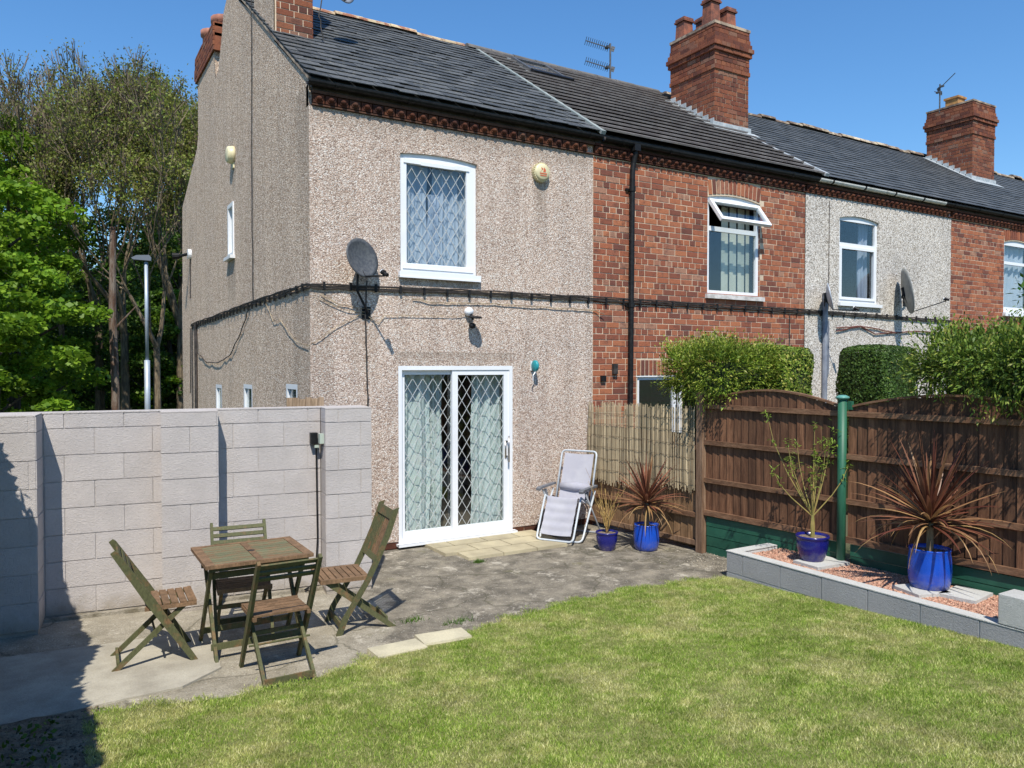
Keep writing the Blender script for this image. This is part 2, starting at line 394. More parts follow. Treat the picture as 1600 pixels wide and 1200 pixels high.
LEAF_M = M_leaf('maple_leaf', [(0, (.10, .20, .014)), (.5, (.17, .31, .022)), (1, (.27, .42, .035))], trans=.42)
LEAF_D = M_leaf('dark_leaf', [(0, (.04, .09, .014)), (.5, (.07, .15, .018)), (1, (.12, .21, .028))], trans=.35)
LEAF_B = M_leaf('bud_leaf', [(0, (.13, .13, .03)), (.5, (.19, .20, .04)), (1, (.22, .29, .05))], trans=.35)
FROND = M_leaf('conifer_frond', [(0, (.06, .11, .012)), (.4, (.14, .22, .024)), (.8, (.28, .36, .045)), (1, (.40, .36, .09))], trans=.25, wsc=3)
FROND2 = M_leaf('clipped_frond', [(0, (.03, .065, .012)), (.5, (.06, .12, .02)), (1, (.10, .17, .03))], trans=.2, wsc=3)
FROND2B = M_leaf('yew_frond', [(0, (.035, .07, .012)), (.45, (.085, .15, .02)), (.8, (.19, .27, .035)), (1, (.32, .31, .07))], trans=.25, wsc=3)
CORD = M_leaf('cordyline_blade', [(0, (.10, .032, .022)), (.5, (.19, .07, .045)), (.85, (.29, .14, .08)), (1, (.40, .24, .11))], trans=.25, wsc=4, rough=.4)
CORDY = M_leaf('dry_cordyline_blade', [(0, (.30, .16, .07)), (1, (.42, .28, .12))], trans=.2, wsc=4)
TWIG = M('yellow_twig', (.42, .28, .09), (.30, .19, .07), sc=8, rough=.7)
STEM = M('willow_stem', (.32, .24, .08), (.22, .20, .06), sc=8, rough=.6)
WLEAF = M_leaf('willow_leaf', [(0, (.20, .32, .04)), (1, (.34, .46, .07))], trans=.4)
GLEAF = M_leaf('laurel_leaf', [(0, (.02, .07, .012)), (1, (.06, .13, .02))], trans=.15, rough=.2, spec=.6)
STEELP = M('galvanised_steel', (.36, .42, .50), (.44, .50, .57), sc=3, rough=.45, metal=.3)
CHROME = M('handle_metal', (.42, .40, .38), rough=.3, metal=.9)
GRAVEL = M('pink_gravel', (.34, .165, .11), (.50, .31, .22), sc=30, rough=.85, rv=.35, fine=.15)
GRAVELB = M('gravel_bed_base', (.33, .17, .13), (.25, .13, .10), sc=60, rough=.95, bump=.02, bsc=120)
PAVE = M('sandstone_slab', (.42, .365, .24), (.33, .285, .19), sc=3, rough=.85, bump=.004, rv=.1, fine=.12, world=True)
PAVE2 = M('buff_slab', (.52, .47, .33), (.42, .38, .27), sc=4, rough=.9, bump=.004, rv=.08, fine=.12, world=True)

# ------------------------------------------------------------------ ground
def lawn_z(x, y): return max(0.0, .05 * (-y - 2.85))
def M_patio():
    t = NT('patio_concrete'); co = t.co(world=True); xyz = t.n('SeparateXYZ', i_0=co)
    big = t.noise(co, .75, 6, .65); mid = t.noise(co, 4, 6, .7); fine = t.noise(co, 75, 4, .75)
    # old tarry screed covers the part away from the block wall
    sx = t.n('Math', operation='ADD', i_0=t.n('Math', operation='MULTIPLY', i_0=xyz.outputs[0], i_1=.28).outputs[0], i_1=t.n('Math', operation='MULTIPLY', i_0=big, i_1=2.2).outputs[0])
    c1 = t.mix(t.ramp(mid, [(.38, 0), (.62, 1)]), (.40, .36, .285), (.27, .24, .185))
    c2 = t.mix(t.ramp(mid, [(.36, 0), (.6, 1)]), (.31, .275, .215), (.14, .125, .10))
    c = t.mix(t.ramp(sx.outputs[0], [(.95, 0), (1.3, 1)]), c1, c2)
    moss = t.noise(co, 2.3, 6, .75); c = t.mix(t.ramp(moss, [(.60, 0), (.72, .65)]), c, (.16, .155, .06))
    pale = t.noise(co, 3.3, 6, .8); c = t.mix(t.ramp(pale, [(.56, 0), (.64, .75)]), c, (.56, .51, .42))
    wv = t.n('VectorMath', operation='ADD', i_0=co, i_1=t.n('VectorMath', operation='SCALE', i_0=t.n('TexNoise', i_Vector=co, i_Scale=2.2, i_Detail=5).outputs['Color'], i_3=.55).outputs[0])
    ck = t.n('TexVoronoi', feature='DISTANCE_TO_EDGE', i_Vector=wv.outputs[0], i_Scale=.62)
    c = t.mix(t.ramp(ck.outputs[0], [(.0, .6), (.005, .35), (.010, 0)]), c, (.07, .065, .04))
    sp = t.n('TexVoronoi', i_Vector=co, i_Scale=26.); c = t.mix(t.ramp(sp.outputs['Distance'], [(.10, .75), (.16, 0)]), c, (.55, .52, .45))
    c = t.mix(1.0, c, t.ramp(fine, [(.25, .55), (.75, 1.4)]), 'MULTIPLY')
    vo = t.n('TexVoronoi', i_Vector=co, i_Scale=95.)
    h = t.n('Math', operation='ADD', i_0=fine, i_1=t.n('Math', operation='MULTIPLY', i_0=mid, i_1=2.0).outputs[0])
    return t.bsdf(c, .93, 0, h.outputs[0], .012, .2)
PATIO = M_patio()
SCREED = M('smooth_screed', (.41, .38, .31), (.28, .255, .205), sc=3.5, rough=.9, bump=.004, world=True, fine=.16, lo=.35, hi=.65)
def M_soilground():
    t = NT('lawn_thatch'); co = t.co(world=True); n = t.noise(co, 40, 5, .8); m = t.noise(co, 3, 4)
    c = t.mix(t.ramp(n, [(.35, 0), (.65, 1)]), (.15, .18, .05), (.32, .30, .13))
    c = t.mix(1.0, c, t.ramp(m, [(.3, .8), (.7, 1.15)]), 'MULTIPLY')
    return t.bsdf(c, .95, 0, n, .02, .1)
LAWNB = M_soilground()
EARTH = M('dark_earth', (.13, .105, .07), (.24, .20, .14), sc=14, rough=.95, bump=.03, bsc=40, world=True, fine=.3)
FIELD = M('rough_ground', (.06, .085, .03), (.09, .08, .045), sc=.4, rough=.95, world=True)
g = MB(); S = 260
g.add([(-S, -S, -.06), (S, -S, -.06), (S, S, -.06), (-S, S, -.06)], [(0, 1, 2, 3)]); struct('ground', g, FIELD)
g = MB(); nx, ny = 60, 30      # patio sheet, slightly uneven
X0, X1, Y0, Y1 = -3.4, 4.05, -3.45, .0
for j in range(ny + 1):
    for i in range(nx + 1):
        x = X0 + (X1 - X0) * i / nx; y = Y0 + (Y1 - Y0) * j / ny
        g.v.append((x, y, .003 * math.sin(x * 3.1) * math.sin(y * 2.7)))
for j in range(ny):
    for i in range(nx):
        a = j * (nx + 1) + i; g.f.append([a, a + 1, a + nx + 2, a + nx + 1]); g.r.append(0)
struct('patio', g, PATIO, smooth=True)
g = MB(); g.prism([(-3.3, -2.86), (-2.6, -2.93), (-1.711, -2.884), (-1.431, -2.675), (-1.335, -1.812), (-2.1, -1.74), (-3.3, -1.60)], lambda a, d, b: (a, b, d), -.01, .012)
struct('concrete_slab', g, SCREED)
# lawn: boundary towards the patio
LB = [(-2.27, -3.0), (-1.9, -3.12), (-1.5, -3.24), (-1.02, -3.26), (-.55, -3.12), (-.116, -2.98), (.47, -2.90), (1.27, -2.73), (2.11, -2.66), (2.8, -2.72), (3.43, -2.86)]
def lawn_edge(x):
    for (a, b), (c, d) in zip(LB, LB[1:]):
        if a <= x <= c: return b + (d - b) * (x - a) / (c - a)
    return LB[0][1] if x < LB[0][0] else LB[-1][1]
g = MB(); nx, ny = 60, 40
for j in range(ny + 1):
    for i in range(nx + 1):
        x = -2.27 + 5.76 * i / nx; e = lawn_edge(x); y = e + (-11 - e) * (j / ny) ** 1.3
        g.v.append((x, y, .012 + lawn_z(x, y) + (.004 * math.sin(7 * x) * math.cos(5 * y) if j else -.01)))
for j in range(ny):
    for i in range(nx):
        a = j * (nx + 1) + i; g.f.append([a, a + 1, a + nx + 2, a + nx + 1]); g.r.append(0)
struct('lawn', g, LAWNB, smooth=True)
g = MB(); nx, ny = 16, 50
for j in range(ny + 1):
    for i in range(nx + 1):
        x = -3.9 + 1.66 * i / nx; y = -2.95 - 8 * (j / ny) ** 1.3
        g.v.append((x, y, .008 + lawn_z(x, y) + .02 * random.random()))
for j in range(ny):
    for i in range(nx):
        a = j * (nx + 1) + i; g.f.append([a, a + 1, a + nx + 2, a + nx + 1]); g.r.append(0)
struct('earth_border', g, EARTH, smooth=True)

# ------------------------------------------------------------------ unit pieces
def chamfer_block(ch=.04, jit=0.0, chz=None):
    """unit box 1x1x1 centred in x,z; front face at y=0 (towards -y), back y=1; front edges chamfered"""
    cz = chz if chz is not None else ch; j = lambda: random.uniform(-jit, jit)
    f = [(-.5 + ch + j(), 0, -.5 + cz + j()), (.5 - ch + j(), 0, -.5 + cz + j()), (.5 - ch + j(), 0, .5 - cz + j()), (-.5 + ch + j(), 0, .5 - cz + j())]
    m = [(-.5, ch * .8, -.5), (.5, ch * .8, -.5), (.5, ch * .8, .5), (-.5, ch * .8, .5)]
    b = [(-.5, 1, -.5), (.5, 1, -.5), (.5, 1, .5), (-.5, 1, .5)]
    mb = MB(); mb.add(f + m + b, [(0, 1, 2, 3)] + [(i + 4, (i + 1) % 4 + 4, (i + 1) % 4, i) for i in range(4)] + [(i + 8, (i + 1) % 4 + 8, (i + 1) % 4 + 4, i + 4) for i in range(4)])
    return mb
def TRS(loc, rot=(0, 0, 0), sc=(1, 1, 1)):
    return Matrix.LocRotScale(Vector(loc), Euler(rot), Vector(sc))
BR_M = [chamfer_block(.03, .018, .07).mesh('brick', fix=True) for _ in range(5)]
BRC_M = [chamfer_block(.03, .018, .07).mesh('brick', fix=True) for _ in range(5)]
SD_ROT = R(-90)    # a piece whose front looks towards -x
def brick_wall(x0, x1, z0, z1, y, holes, rz=0, org=(0, 0), c=.0825, L=.2275, joint=.0125, stag=0):
    """courses of bricks facing -y (rotated rz about org); holes=(xa,xb,za,zb)"""
    out = []; k = 0; z = z0
    rot = Matrix.Translation((org[0], org[1], 0)) @ Matrix.Rotation(rz, 4, 'Z')
    while z + c * .6 <= z1:
        h = min(c, z1 - z); zc = z + h / 2; iv = [(x0, x1)]
        for (a, b, lo, hi) in holes:
            if lo - .01 < zc < hi + .01:
                iv = [q for (p0, p1) in iv for q in ((p0, min(p1, a)), (max(p0, b), p1)) if q[1] - q[0] > .03]
        for (a, b) in iv:
            x = a - (L / 2 if (k + stag) % 2 else 0) * (.5 if (k + stag) % 4 == 3 else 1) + (0 if a == x0 else (hash((k, round(a, 2))) % 3) * .04)
            while x < b - .02:
                ln = L / 2 if (k + stag) % 4 == 3 or random.random() < .05 else L
                s = max(x, a); e = min(x + ln, b)
                if b - e < .035: e = b
                if e - s > .03:
                    out.append((random.randrange(5), rot @ TRS(((s + e) / 2, y + random.uniform(-.0025, .0025), zc), (random.uniform(-.01, .01), random.uniform(-.006, .006), 0), (e - s - joint, .045, h - joint * .9))))
                x = e if e == b else x + ln
        z += c; k += 1
    return out

# ------------------------------------------------------------------ houses
SL = .66; EZ = 5.28; RY, RZ_ = 3.5, 5.28 + .66 * 3.5; BY = 7.6
def arch(x0, x1, z0, z1, rise, n=8):
    pts = [(x0, z0), (x1, z0), (x1, z1)]
    for i in range(1, n):
        f = i / n; pts.append((x1 + (x0 - x1) * f, z1 + rise * 4 * f * (1 - f)))
    return pts + [(x0, z1)]
def rect(x0, x1, z0, z1): return [(x0, z0), (x1, z0), (x1, z1), (x0, z1)]
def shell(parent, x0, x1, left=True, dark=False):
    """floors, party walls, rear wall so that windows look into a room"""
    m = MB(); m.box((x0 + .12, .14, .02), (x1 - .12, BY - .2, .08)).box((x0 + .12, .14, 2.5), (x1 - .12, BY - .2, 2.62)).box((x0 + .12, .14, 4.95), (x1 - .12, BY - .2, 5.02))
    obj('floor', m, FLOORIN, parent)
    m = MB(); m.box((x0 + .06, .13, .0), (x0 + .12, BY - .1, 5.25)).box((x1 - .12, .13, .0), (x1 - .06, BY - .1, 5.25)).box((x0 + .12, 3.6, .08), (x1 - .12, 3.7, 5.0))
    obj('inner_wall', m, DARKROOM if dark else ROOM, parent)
def frame(mb, x0, x1, z0, z1, w, d0, d1, T, wb=None, wt=None):
    wb = wb or w; wt = wt or w
    mb.box((x0, d0, z0), (x0 + w, d1, z1), T).box((x1 - w, d0, z0), (x1, d1, z1), T)
    mb.box((x0 + w, d0, z0), (x1 - w, d1, z0 + wb), T).box((x0 + w, d0, z1 - wt), (x1 - w, d1, z1), T)
def pane(parent, x0, x1, z0, z1, d, T=FR, mat=None, name='pane'):
    m = MB(); m.box((x0, d, z0), (x1, d + .006, z1), T); return obj(name, m, mat or GLASS, parent)
def lattice(parent, x0, x1, z0, z1, d, px=.128, pz=.2):
    m = MB()
    def seg(p, q): m.bar((p[0], d, p[1]), (q[0], d, q[1]),   .004, .0055, up=Vector((q[0] - p[0], 0, q[1] - p[1])).cross(Vector((0, 1, 0))))
    W = x1 - x0; H = z1 - z0; s = pz / px
    for sg in (1, -1):
        k = -int(H / pz) - 2
        while k < int(W / px) + int(H / pz) + 3:
            # line x = x0 + k*px + t, z = z0 + s*t
            xa = k * px; t0 = 0; t1 = H / s
            a = max(t0, -xa); b = min(t1, W - xa)
            if b - a > .01:
                pa = (xa + a, s * a); pb = (xa + b, s * b)
                if sg < 0: pa = (W - pa[0], pa[1]); pb = (W - pb[0], pb[1])
                seg((x0 + pa[0], z0 + pa[1]), (x0 + pb[0], z0 + pb[1]))
            k += 1
    return obj('lattice', m, LEADCAME, parent)
def curtain(parent, x0, x1, z0, z1, y, amp=.05, waves=4, mat=None, fade=0.0, name='curtain', ph=0, lean=0):
    m = MB(); n = 60; nz = 14
    for j in range(nz + 1):
        f = j / nz
        for i in range(n + 1):
            u = i / n; g_ = amp * (1 - .35 * f)
            x = x0 + (x1 - x0) * u + lean * f * (1 - u) + .01 * math.sin(9 * f + 5 * u)
            m.v.append((x, y + g_ * math.sin(u * waves * 2 * math.pi + ph + .6 * math.sin(3 * f)) + .012 * math.sin(u * waves * 5.1 * math.pi), z0 + (z1 - z0) * f))
    for j in range(nz):
        for i in range(n):
            a = j * (n + 1) + i; m.f.append([a, a + 1, a + n + 2, a + n + 1]); m.r.append(0)
    return obj(name, m, mat or CURTAIN, parent, smooth=True)
def roof_pieces(x0, x1, w, gauge, thick, jit, lift=.006, step=0.0):
    """rows of slates/tiles on the front slope; matrices for unit box pieces"""
    ang = math.atan(SL); out = []; Ls = math.hypot(RY + .085, SL * (RY + .085)); row = 0; s = -.0
    d = Vector((0, math.cos(ang), math.sin(ang))); nrm = Vector((0, -math.sin(ang), math.cos(ang)))
    base = Vector((0, -.085, EZ - .085 * SL + .04)); s = 0
    while s < Ls - .05:
        x = x0 - (w / 2 if row % 2 else 0)
        ln = min(gauge * 1.25, Ls - s + .02)
        while x < x1 - .02:
            a = max(x, x0); b = min(x + w, x1)
            if b - a > .03:
                c = base + d * (s + ln / 2) + nrm * (thick * .5 + lift * .5 + random.uniform(0, jit * .4)) + Vector(((a + b) / 2, 0, 0))
                tilt = math.atan((thick + lift) / gauge)
                out.append((0, TRS(c, (ang - tilt + random.uniform(-jit, jit) * .5, random.uniform(-jit, jit), random.uniform(-jit, jit) * .7), ((b - a) - .004, ln, thick))))
            x += w
        s += gauge; row += 1
    return out
def unit_slab(name, bev=.0):
    m = MB(); m.box((-.5, -.5, -.5), (.5, .5, .5)); return m.mesh(name)
def roof_base(parent, x0, x1, mat, rear=BY, rz=5.3):
    m = MB()
    for a, b in (((x0, -.1, EZ - .1 * SL), (x0, RY, RZ_)), ):
        m.add([(x0, -.06, EZ - .04), (x1, -.06, EZ - .04), (x1, RY, RZ_ + .0), (x0, RY, RZ_ + .0), (x0, -.06, EZ - .10), (x1, -.06, EZ - .10), (x1, RY, RZ_ - .06), (x0, RY, RZ_ - .06)],
              [(0, 1, 2, 3), (4, 7, 6, 5), (0, 4, 5, 1), (2, 6, 7, 3), (0, 3, 7, 4), (1, 5, 6, 2)])
        m.add([(x0, RY, RZ_ + .04), (x1, RY, RZ_ + .04), (x1, rear, rz), (x0, rear, rz), (x0, RY, RZ_ - .06), (x1, RY, RZ_ - .06), (x1, rear, rz - .1), (x0, rear, rz - .1)],
              [(0, 1, 2, 3), (4, 7, 6, 5), (0, 4, 5, 1), (2, 6, 7, 3), (0, 3, 7, 4), (1, 5, 6, 2)])
    return obj('roof', m, mat, parent)
def ridge_tiles(parent, x0, x1, mat, L=.46, r=.12, flat=False, rough=.02):
    out = []; m = MB(); n = 7
    for s_ in (0, 1):
        for k in range(n + 1):
            a = math.pi * k / n
            for rr in ((1.0,), ):
                m.v.append((s_ - .5, rr[0] * math.cos(a), rr[0] * math.sin(a) * (.75 if not flat else .6)))
    for k in range(n): m.f.append([k, k + 1, n + 2 + k, n + 1 + k]); m.r.append(0)
    m.f.append(list(range(n + 1))); m.f.append(list(range(n + 1, 2 * n + 2))); m.r += [0, 0]
    me = m.mesh('ridge_tile'); x = x0
    while x < x1 - .05:
        e = min(x + L, x1)
        out.append((0, TRS(((x + e) / 2, RY, RZ_ + .0 + random.uniform(0, rough)), (0, random.uniform(-.02, .02), random.uniform(-.01, .01)), (e - x - .008, r, r)))); x += L
    pieces('ridge_tile', parent, [me], out, mat)
def gutter(parent, x0, x1, mat, name='gutter', z=5.18, brackets=True):
    m = MB(); n = 8; r = .052; y = -.088
    prof = [(y + r * math.cos(a), z + .03 - r * math.sin(a)) for a in [math.pi * k / n for k in range(n + 1)]]
    inner = [(y + (r - .008) * math.cos(a), z + .03 - (r - .008) * math.sin(a)) for a in [math.pi * k / n for k in range(n + 1)]][::-1]
    m.prism(prof + inner, lambda a, d, b: (d, a, b), x0, x1)
    o = obj(name, m, mat, parent, smooth=False)
    if brackets:
        b = MB(); b.prism([(y + (r + .008) * math.cos(a), z + .03 - (r + .008) * math.sin(a)) for a in [math.pi * k / n for k in range(n + 1)]], lambda a, d, c: (d, a, c), 0, .035)
        bm_ = b.mesh('gutter_bracket'); x = x0 + .3; it_ = []
        while x < x1: it_.append((0, TRS((x, 0, 0)))); x += .86
        pieces('gutter_bracket', o, [bm_], it_, BLACK)
    return o
def dentils(parent, x0, x1, mat=None):
    """moulded eaves bricks with a round boss each, and a plain course above"""
    m = MB(); m.box((-.5, 0, -.5), (.5, 1, .5))
    k = MB(); k.box((-.5, 0, -.5), (.5, .4, .5))
    c = 10
    fr = []; 
    k2 = MB()
    k2.add([(-.48, 0, -.46), (.48, 0, -.46), (.48, 0, .46), (-.48, 0, .46), (-.48, .8, -.46), (.48, .8, -.46), (.48, .8, .46), (-.48, .8, .46)], [(0, 3, 2, 1), (0, 1, 5, 4), (1, 2, 6, 5), (2, 3, 7, 6), (3, 0, 4, 7)])
    k2.lathe([(.34, -.05), (.36, .12), (.26, .12), (.27, .02), (.24, .35), (.14, .6), (.0, .66)], 10, (0, 0, 0), Matrix.Rotation(R(90), 4, 'X'))
    me = k2.mesh('eaves_brick'); out = []; x = x0 + .07
    while x < x1 - .05:
        out.append((0, TRS((x, -.035, 5.045), (random.uniform(-.02, .02), 0, 0), (.128, .075, .1)))); x += .137
    pieces('eaves_brick', parent, [me], out, mat or BRICK_SHD)
    c = MB(); c.box((x0, -.045, 5.10), (x1, .02, 5.13)).box((x0, -.03, 4.975), (x1, .02, 4.99)); obj('eaves_course', c, mat or BRICK_SHD, parent)
    f = MB(); f.box((x0, -.03, 5.13), (x1, -.008, 5.225)); obj('fascia', f, BLACKM, parent)

# ---- house 1 : pink pebbledash, gable end
h1 = thing('end_terrace_house', 'end terrace house with pinkish pebbledash walls, tall gable and patio door', 'house', (0, 0, 0))
XP = 3.84
W1 = arch(1.06, 2.07, 3.24, 4.605, .035); D1 = rect(1.03, 2.58, .06, 2.14)
m = MB(); m.sheet([(0, .10), (XP, .10), (XP, 4.97), (0, 5.23)][:0] + [(0, .1), (1.03, .1), (1.03, 2.14), (2.58, 2.14), (2.58, .1), (XP, .1), (XP, 4.97), (0, 4.97)], [W1], FR, 0, .11)
m.add([(1.03, 0, .1), (1.03, 0, 2.14), (1.03, .11, 2.14), (1.03, .11, .1)], [(0, 1, 2, 3)]).add([(2.58, 0, .1), (2.58, 0, 2.14), (2.58, .11, 2.14), (2.58, .11, .1)], [(0, 1, 2, 3)]).add([(1.03, 0, 2.14), (2.58, 0, 2.14), (2.58, .11, 2.14), (1.03, .11, 2.14)], [(0, 1, 2, 3)])
m.box((0, .02, 4.97), (XP, .1, 5.2)).box((0, .0, .085), (1.03, .02, .1)).box((2.58, .0, .085), (XP, .02, .1))
obj('front_wall', m, PB1, h1)
# gable profile incl. rendered stacks
GP = [(0, 0), (9.45, 0), (9.4, 3.0), (9.3, 5.5), (7.34, 6.27), (7.2, 6.5), (7.2, 7.5), (5.5, 7.45), (5.45, 7.0), (5.15, 7.02), (4.82, 7.5), (4.68, 7.78), (4.42, 7.9), (4.3, 9.3), (3.56, 9.3), (3.53, 7.52), (2.55, 6.94), (2.55, 9.2), (1.49, 9.2), (1.49, 6.2), (0, 5.24)]
GH = [rect(.52, 1.02, .95, 1.925), rect(2.83, 3.4, .95, 1.875), rect(5.08, 5.62, .95, 1.83), rect(3.98, 4.4, 3.84, 4.66)]
m = MB(); m.sheet(GP, GH, SD, 0, .07); obj('gable_wall', m, PB1S, h1, label='weathered greyer pebbledash gable wall')
m = MB(); m.box((.0, 9.4, 0), (4, 9.45, 3.9)).box((0.001, 7.6, 3.9), (3.84, 9.3, 5.4)); obj('rear_wall', m, PB1S, h1)
shell(h1, 0, XP)
roof_base(h1, .03, XP + .06, SLATE, 9.2, 5.42)
sl = unit_slab('slate')
pieces('slate', h1, [sl], roof_pieces(-.03, XP + .06, .262, .20, .008, .022), SLATE, 300)
ridge_tiles(h1, .5, XP - .15, RIDGE1, rough=.045, r=.095)
m = MB(); m.bar((-.005, -.05, EZ - .035), (-.005, RY, RZ_ - .0), .03, .03); obj('verge', m, MORTAR_D, h1)
dentils(h1, 0.03, XP); gutter(h1, -.04, XP + .08, BLACK)
# brick plinth under render
m = MB(); m.box((0, .02, 0), (XP, .1, .09)); pl = obj('plinth', m, MORTAR_D, h1)
pieces('brick', pl, [chamfer_block(.03, .018, .07).mesh('brick') for _ in range(5)], brick_wall(.6, XP, .0, .083, .008, []), BRICK_SHD)
# brick front stack
ch = MB(); ch.box((.02, 1.507, 5.9), (.485, 2.55, 9.2)); cho = obj('chimney', ch, MORTAR, h1)
it = brick_wall(.03, .495, 6.05, 9.2, 1.50, []); it += brick_wall(1.50, 2.55, 6.05, 9.2, -.0, [], rz=R(90), org=(.50, 0))
pieces('brick', cho, BRC_M, it, BRICK_CH, 300)
m = MB(); m.box((.0, 1.47, 6.22), (.53, 1.5, 6.29), M=None).box((.0, 1.40, 6.2), (.53, 1.5, 6.225)).bar((.52, 1.45, 6.27), (.52, 2.6, 7.03), .05, .03); obj('flashing', m, LEAD, cho)
for y in (1.8, 2.25):
    m = MB(); m.lathe([(.12, 0), (.13, .3), (.115, .33), (.14, .38), (.14, .42), (.09, .42)], 14, (.25, y, 9.2)); obj('chimney_pot', m, TERRAP, cho, smooth=True)
# middle rendered stack
m = MB(); m.box((.004, 3.56, 7.3), (.48, 4.3, 9.3)); obj('chimney', m, PB1S, h1, label='pebbledashed middle chimney stack')
# rear stack with two pink pots
m = MB(); m.box((.004, 5.5, 6.4), (.5, 7.2, 7.5)); ch = obj('chimney', m, PB1S, h1, label='rear chimney with sloping brick shoulder and two clay pots')
m = MB(); m.prism([(5.4, 7.46), (7.55, 7.60), (7.52, 7.78), (6.8, 7.93), (5.4, 7.93)], SD, -.01, .5)
for z in (7.7, 7.86): m.box((-.03, 5.4, z), (.5, 7.2, z + .05))
obj('brick_cap', m, BRICK_CH, ch)
pieces('brick', ch, BRC_M, brick_wall(-7.3, -5.4, 7.46, 7.93, -.015, [], rz=SD_ROT, org=(-.02, 0)), BRICK_CH, 60)
for y, z, r in ((6.85, 7.9, .19), (5.75, 7.72, .2)):
    m = MB(); m.lathe([(r, 0), (r * .96, .30), (r * 1.15, .33), (r * 1.15, .42), (r * .8, .42)], 14, (.22, y, z)); obj('chimney_pot', m, TERRAP, ch, smooth=True)
# upper window
w = MB(); w.sheet(arch(1.062, 2.068, 3.242, 4.603, .035), [rect(1.152, 1.94, 3.345, 4.505)], FR, .03, .04, rim=.05)
w.box((1.10, .02, 3.28), (2.03, .03, 3.335)).box((1.115, .018, 4.51), (1.975, .03, 4.56)); wo_ = obj('window', w, WHITE, h1)
m = MB(); m.box((1.33, .008, 4.50), (1.77, .03, 4.54)); obj('vent_strip', m, WHITE, wo_)
m = MB(); m.box((1.03, -.05, 3.175), (2.10, .06, 3.24)).box((1.03, -.055, 3.165), (2.10, -.02, 3.185)); obj('sill', m, WHITE, wo_)
pane(wo_, 1.152, 1.94, 3.345, 4.505, .055); lattice(wo_, 1.152, 1.94, 3.345, 4.505, .05)
curtain(wo_, 1.10, 1.50, 3.1, 4.62, .20, .03, 2, CURTAINB); curtain(wo_, 1.55, 2.02, 3.1, 4.62, .20, .03, 2.5, CURTAINB)
curtain(wo_, 1.47, 1.62, 3.1, 4.2, .14, .02, 2.5, CREAM and CURTAINB)
# patio door
d = MB(); frame(d, 1.03, 2.58, .06, 2.14, .045, .0, .10, FR, wb=.05, wt=.05); do = obj('patio_door', d, WHITE, h1)
m = MB(); frame(m, 1.075, 1.80, .11, 2.09, .055, .055, .095, FR, wb=.07); f1 = obj('door_leaf', m, WHITE, do)
m = MB(); frame(m, 1.735, 2.535, .11, 2.09, .075, .012, .052, FR, wb=.075, wt=.06); f2 = obj('door_leaf', m, WHITE, do)
m = MB(); m.box((1.0, -.07, .035), (2.61, .02, .06)).box((1.0, -.075, .03), (2.61, -.055, .06)); obj('threshold', m, WHITE, do)
pane(do, 1.13, 1.745, .18, 2.035, .075); lattice(do, 1.13, 1.745, .18, 2.035, .07, .132, .205)
pane(do, 1.81, 2.46, .185, 2.03, .032); lattice(do, 1.81, 2.46, .185, 2.03, .027, .132, .205)
m = MB(); m.tube([(2.50, -.045, .93), (2.50, -.045, 1.26)], .011); m.tube([(2.50, .012, 1.0), (2.50, -.045, 1.0)], .008).tube([(2.50, .012, 1.19), (2.50, -.045, 1.19)], .008).box((2.47, .0, .98), (2.49, .012, 1.2)); obj('handle', m, CHROME, do, smooth=True)
curtain(do, 1.06, 1.54, .12, 2.2, .22, .055, 2.2, CURTAIN, ph=.8); curtain(do, 1.58, 1.76, .12, 2.2, .34, .03, 2, CURTAINB and CURTAIN, ph=2)
curtain(do, 2.12, 2.56, .12, 2.2, .24, .05, 2.6, CURTAIN, ph=2.2)
# gable windows
for i, (a, b, z0, z1) in enumerate(((.52, 1.02, .95, 1.925), (2.83, 3.4, .95, 1.875), (5.08, 5.62, .95, 1.83), (3.98, 4.4, 3.84, 4.66))):
    m = MB(); frame(m, a, b, z0, z1, .055, -.02 if i == 3 else .0, .06, SD, wt=.06); wf = obj('window', m, WHITE, h1)
    pane(wf, a + .055, b - .055, z0 + .055, z1 - .06, .03, SD)
    if i == 3:
        m = MB(); m.box((a - .05, -.075, z0 - .05), (b + .05, .06, z0 - .0), SD); obj('sill', m, WHITE, wf)
    m = MB(); m.box((a + .04, .12, z0), (a + .22, .13, z1), SD); obj('curtain', m, CURTAIN, wf)

# ---- house 2 : red brick with concrete tile roof
h2 = thing('red_brick_house', 'mid terrace house of bare red brick with ribbed concrete tile roof and black downpipe', 'house', (XP, 0, 0))
X2 = 8.16
holes2 = [(5.97, 7.10, 3.22, 4.965), (4.61, 5.53, .9, 2.235)]
m = MB(); m.sheet(rect(XP + .001, X2, 0, 4.97), [arch(5.97, 7.10, 3.22, 4.66, .06), rect(4.63, 5.5, .9, 2.0)], FR, .006, .1); m.box((XP, .03, 4.97), (X2, .1, 5.2)); wl = obj('front_wall', m, MORTAR, h2)
pieces('brick', wl, BR_M, brick_wall(XP + .004, X2, .02, 4.96, .0, holes2) + brick_wall(-.1, -.002, 3.22, 4.66, .0, [], rz=SD_ROT, org=(7.102 - .006, 0)), BRICK, 300)
